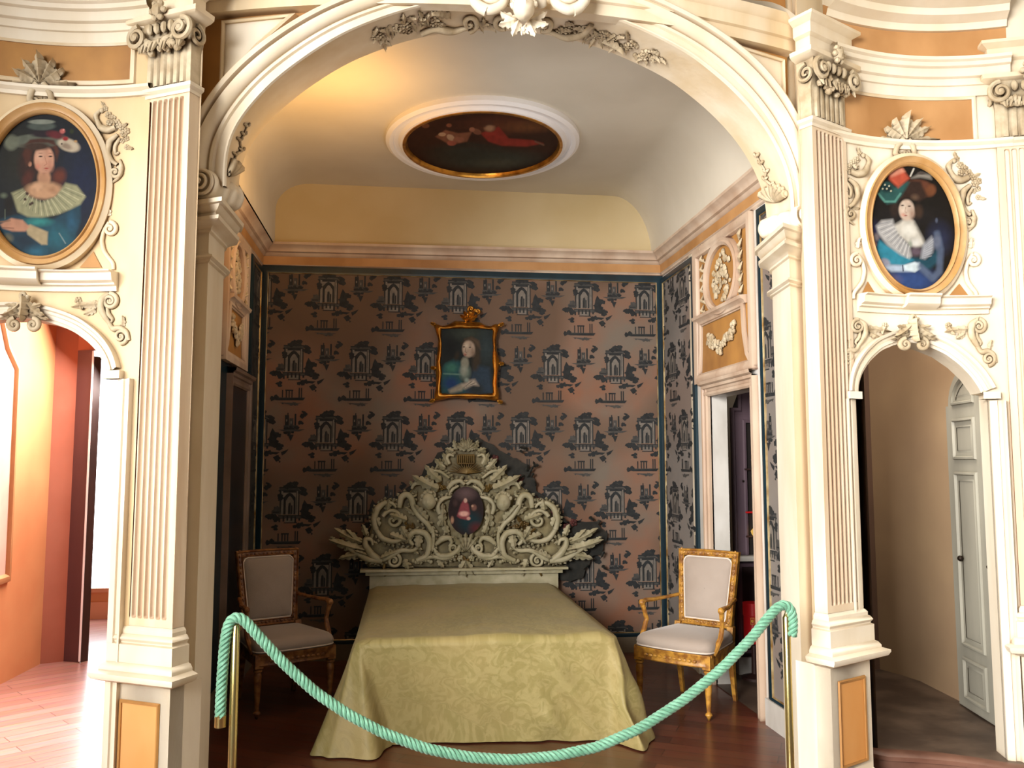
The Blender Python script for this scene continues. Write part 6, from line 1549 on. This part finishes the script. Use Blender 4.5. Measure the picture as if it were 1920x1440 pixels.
mb = MB(); mb.poly([tuple(p) for p in stp]+[(4.2, 4.0, ZR), (4.2, 6.5, ZR), (2.9, 6.5, ZR), (2.87, 5.42, ZR), (2.25, 3.95, ZR), (2.0, 3.85, ZR)]); struct('floor_corridor', mb, floor_r)
mb = MB(); rows = [[(p.x, p.y+.06, ZR+.002), (p.x, p.y, ZR+.002), (p.x, p.y-.02, ZR-.01), (p.x, p.y-.018, ZR-.03), (p.x, p.y, ZR-.035), (p.x, p.y+.005, 0)] for p in stp]; mb.grid(rows)
tag(mb.build('door_step', stepm), 'worn brown curved wooden step under the small right arched doorway', 'step')
# folding door leaf
t = thing('folding_door', 'greenish white panelled folding door standing open in the right doorway', 'door', PZ(1840, 1345, ZR))
dA, dB, dC = PZ(1806, 1322, ZR), PZ(1876, 1366, ZR), PZ(1890, 1371, ZR)
def leaf(name, a, b, ztop, panels, arch_side, zts):
    d = (b-a); L = d.length; d.normalize(); nn = Vector((d.y, -d.x, 0)); nn = nn if nn.dot(CO-a) > 0 else -nn
    def mp(u, v, w): p = a+d*u+nn*w; return (p.x, p.y, v)
    out = [(0, ZR+.01), (L, ZR+.01), (L, zts[1])]
    if arch_side:
        out = [(0, ZR+.01), (L, ZR+.01), (L, zts[1])]+[(L*(1-.92*math.sin(R(k))), zts[0]+(zts[1]-zts[0])*math.cos(R(k))) for k in range(10, 91, 10)]+[(0, zts[0]), (0, ZR+.01)][:-1]
    mb = MB(); mb.poly([mp(u, v, .02) for u, v in out]); mb.grid([[mp(u, v, .02), mp(u, v, -.02)] for u, v in out+[out[0]]]); mb.poly([mp(u, v, -.02) for u, v in out][::-1])
    lf = mb.build(name, doorpaint, t)
    for (v0, v1, ar) in panels:
        m_ = L*.2; pth = [(m_, v0), (L-m_*.8, v0), (L-m_*.8, v1), (m_, v1)]
        if ar: pth = [(m_, v0), (L-m_*.8, v0), (L-m_*.8, v1)]+[(L-m_*.8-(L-1.8*m_)*math.sin(R(k)), v0+(v1-v0)*math.cos(R(k))) for k in range(15, 76, 15)]
        mb = MB(); sweepP(mb, [(0, .02), (.004, .032), (.014, .034), (.018, .022), (.026, .014), (.05, .024)], pth, mp, 1, True)
        mb.build('panel_moulding', doorpaint, lf)
    return mp, L, lf
def zon(px, py, a, b):
    n = Vector((-(b-a).y, (b-a).x, 0)); return PP(px, py, a, n).z
zA0 = zon(1764, 765, dA, dB); zA1 = zon(1810, 675, dA, dB)
pz = [(zon(1800, 1325-40, dA, dB)+0.0, zon(1810, 1240, dA, dB)), ]
ph = lambda y0, y1, x=1810: (zon(x, y0, dA, dB), zon(x, y1, dA, dB))
mpD, LD, lf = leaf('leaf', dA, dB, None, [(*ph(1322, 1242, 1838), False), (*ph(1215, 885, 1825), False), (*ph(862, 785, 1800), False), (zon(1800, 760, dA, dB), zon(1800, 698, dA, dB), True)], True, (zA0, zA1))
kb = MB(); kp = PP(1813, 1047, dA, Vector((-(dB-dA).y, (dB-dA).x, 0))); kn = Vector(((dB-dA).y, -(dB-dA).x, 0)).normalized(); kn = kn if kn.dot(CO-kp) > 0 else -kn
kb.ball(kp+kn*.035, .016, 10, 7); kb.tube([kp+kn*.018, kp+kn*.03], .007, 8); kb.build('knob', iron, lf)
mp2_, L2_, lf2 = leaf('leaf', dB, dC+(dC-dB)*.6, None, [(.3, .62, False), (.7, 1.75, False)], False, (zA1, zA1-.05))
hg = MB(); hp_ = Vector(mp2_(L2_*.5, zon(1855, 760, dB, dC), .03)); hg.tube([hp_-Vector((0, 0, .05)), hp_+Vector((0, 0, .05))], .007, 8); hg.ball(hp_+Vector((0, 0, .055)), .009, 8, 6); hg.build('hinge', iron, lf2)
kb = MB(); kq = Vector(mp2_(L2_*.3, zon(1853, 1061, dB, dC), .045)); kb.ball(kq, .012, 10, 7); kb.tube([kq, Vector(mp2_(L2_*.3, kq.z, .015))], .005, 8); kb.build('knob', iron, lf2)
# ------------------------------------------------------------------ hall shell behind camera (so other viewpoints and bounces make sense)
hallw = mat('hall_cream', C('#e2d2b4'), C('#d4c09c'), .8, 1)
mb = MB()
mb.poly([(-2.15, 3.75, 4.6), (2.8, 3.75, 4.6), (5, -2, 4.6), (-5, -2, 4.6)]); struct('ceiling_hall', mb, hallw)
mb = MB(); mb.grid([[(x, y, 0), (x, y, 4.6)] for x, y in ((2.98, 3.66), (3.4, 3.5), (4.9, 2.0), (5.0, -2.0))]); struct('wall_hall_right', mb, hallw)
mb = MB(); mb.grid([[(x, y, 0), (x, y, 4.6)] for x, y in ((-2.05, 3.64), (-2.6, 3.5), (-4.6, 2.0), (-5.0, -2.0))]); struct('wall_hall_left', mb, hallw)

GR = {'armchair': 'armchairs flanking the bed', 'stanchion': 'brass stanchions holding the rope', 'fluted_pilaster': 'fluted pilasters', 'oval_portrait': 'oval portraits', 'stucco_garland': 'soffit garlands',
      'bellflower_drop': 'bellflower drops on the soffit', 'scroll_corbel': 'scroll corbels under the arch', 'rocaille_scroll': 'rocaille scrolls by the oval portraits', 'bracket_scroll': 'bracket scrolls by the oval portraits',
      'acanthus_crest': 'acanthus crests', 'acanthus_keystone': 'acanthus keystones', 'leafy_scroll': 'leafy scrolls over the side doors', 'wallpaper_panel': 'toile wallpaper panels', 'panel_frame': 'teal panel borders', 'spandrel_spot': 'brown triangles', 'glass_goblet': 'goblets in the cabinet'}
for o_ in list(COL.objects):
    if o_.parent is None and o_.get('label') and o_.name.split('.')[0] in GR: o_['group'] = GR[o_.name.split('.')[0]]
# ------------------------------------------------------------------ lights
def area(name, loc, target, size, power, col, sy=None, spread=None):
    l = bpy.data.lights.new(name, 'AREA'); l.energy = power; l.color = col; l.size = size
    if sy: l.shape = 'RECTANGLE'; l.size_y = sy
    if spread: l.spread = R(spread)
    o = bpy.data.objects.new(name, l); COL.objects.link(o); o.location = loc
    o.rotation_euler = (Vector(target)-Vector(loc)).to_track_quat('-Z', 'Y').to_euler(); return o
def point(name, loc, power, col, r=.1):
    l = bpy.data.lights.new(name, 'POINT'); l.energy = power; l.color = col; l.shadow_soft_size = r
    o = bpy.data.objects.new(name, l); COL.objects.link(o); o.location = loc; return o
area('hall_window_left', (-3.3, .5, 2.5), (2.3, 4.5, 1.5), 2.0, 62, (1, .95, .88), 2.4, 75)
area('hall_front_key', (-2.5, -1.5, 2.7), (2.3, 4.0, 1.5), 1.8, 122, (1, .95, .88), 2.0, 75)  # unseen key lamp added, aimed to favour the right side
area('hall_fill_right', (3.6, 1.2, 2.8), (1.9, 3.7, 1.9), 1.6, 20, (1, .95, .9), 2.2)  # fill lamp added to brighten the right pilaster face
area('alcove_warm_lamp', (-.30, 4.75, 2.95), (-.95, 5.0, 3.72), .2, 13, (1, .52, .14))
area('vault_fill', (.6, 4.5, 2.3), (.8, 5.4, 3.72), 1.6, 8, (1, .97, .95), .5)  # unseen upward lamp added to brighten the vault
point('closet_light', (2.4, 5.4, 2.7), 4, (1, .9, .78), .15)
area('left_room_fill', (-1.9, 6.6, 2.4), (-2.6, 5.0, .8), 1.0, 70, (1, .92, .86))  # second lamp added inside the room to brighten the peach wall
area('left_room_floor_fill', (-2.0, 6.2, 2.6), (-2.1, 4.6, 0), 1.2, 55, (1, .95, .93), 1.2, 70)  # lamp added to whiten the floor like window glare
area('corridor_fill', (2.65, 4.2, 2.7), (3.0, 4.9, 1.0), .5, 15, (1, .88, .74))  # unseen lamp added to lift the dark corridor
W_ = bpy.data.worlds.new('hall_ambient'); SC.world = W_; W_.use_nodes = True
W_.node_tree.nodes['Background'].inputs[0].default_value = (1, .93, .83, 1); W_.node_tree.nodes['Background'].inputs[1].default_value = .1
SC.view_settings.view_transform = 'Standard'; SC.view_settings.look = 'None'; SC.view_settings.exposure = .1
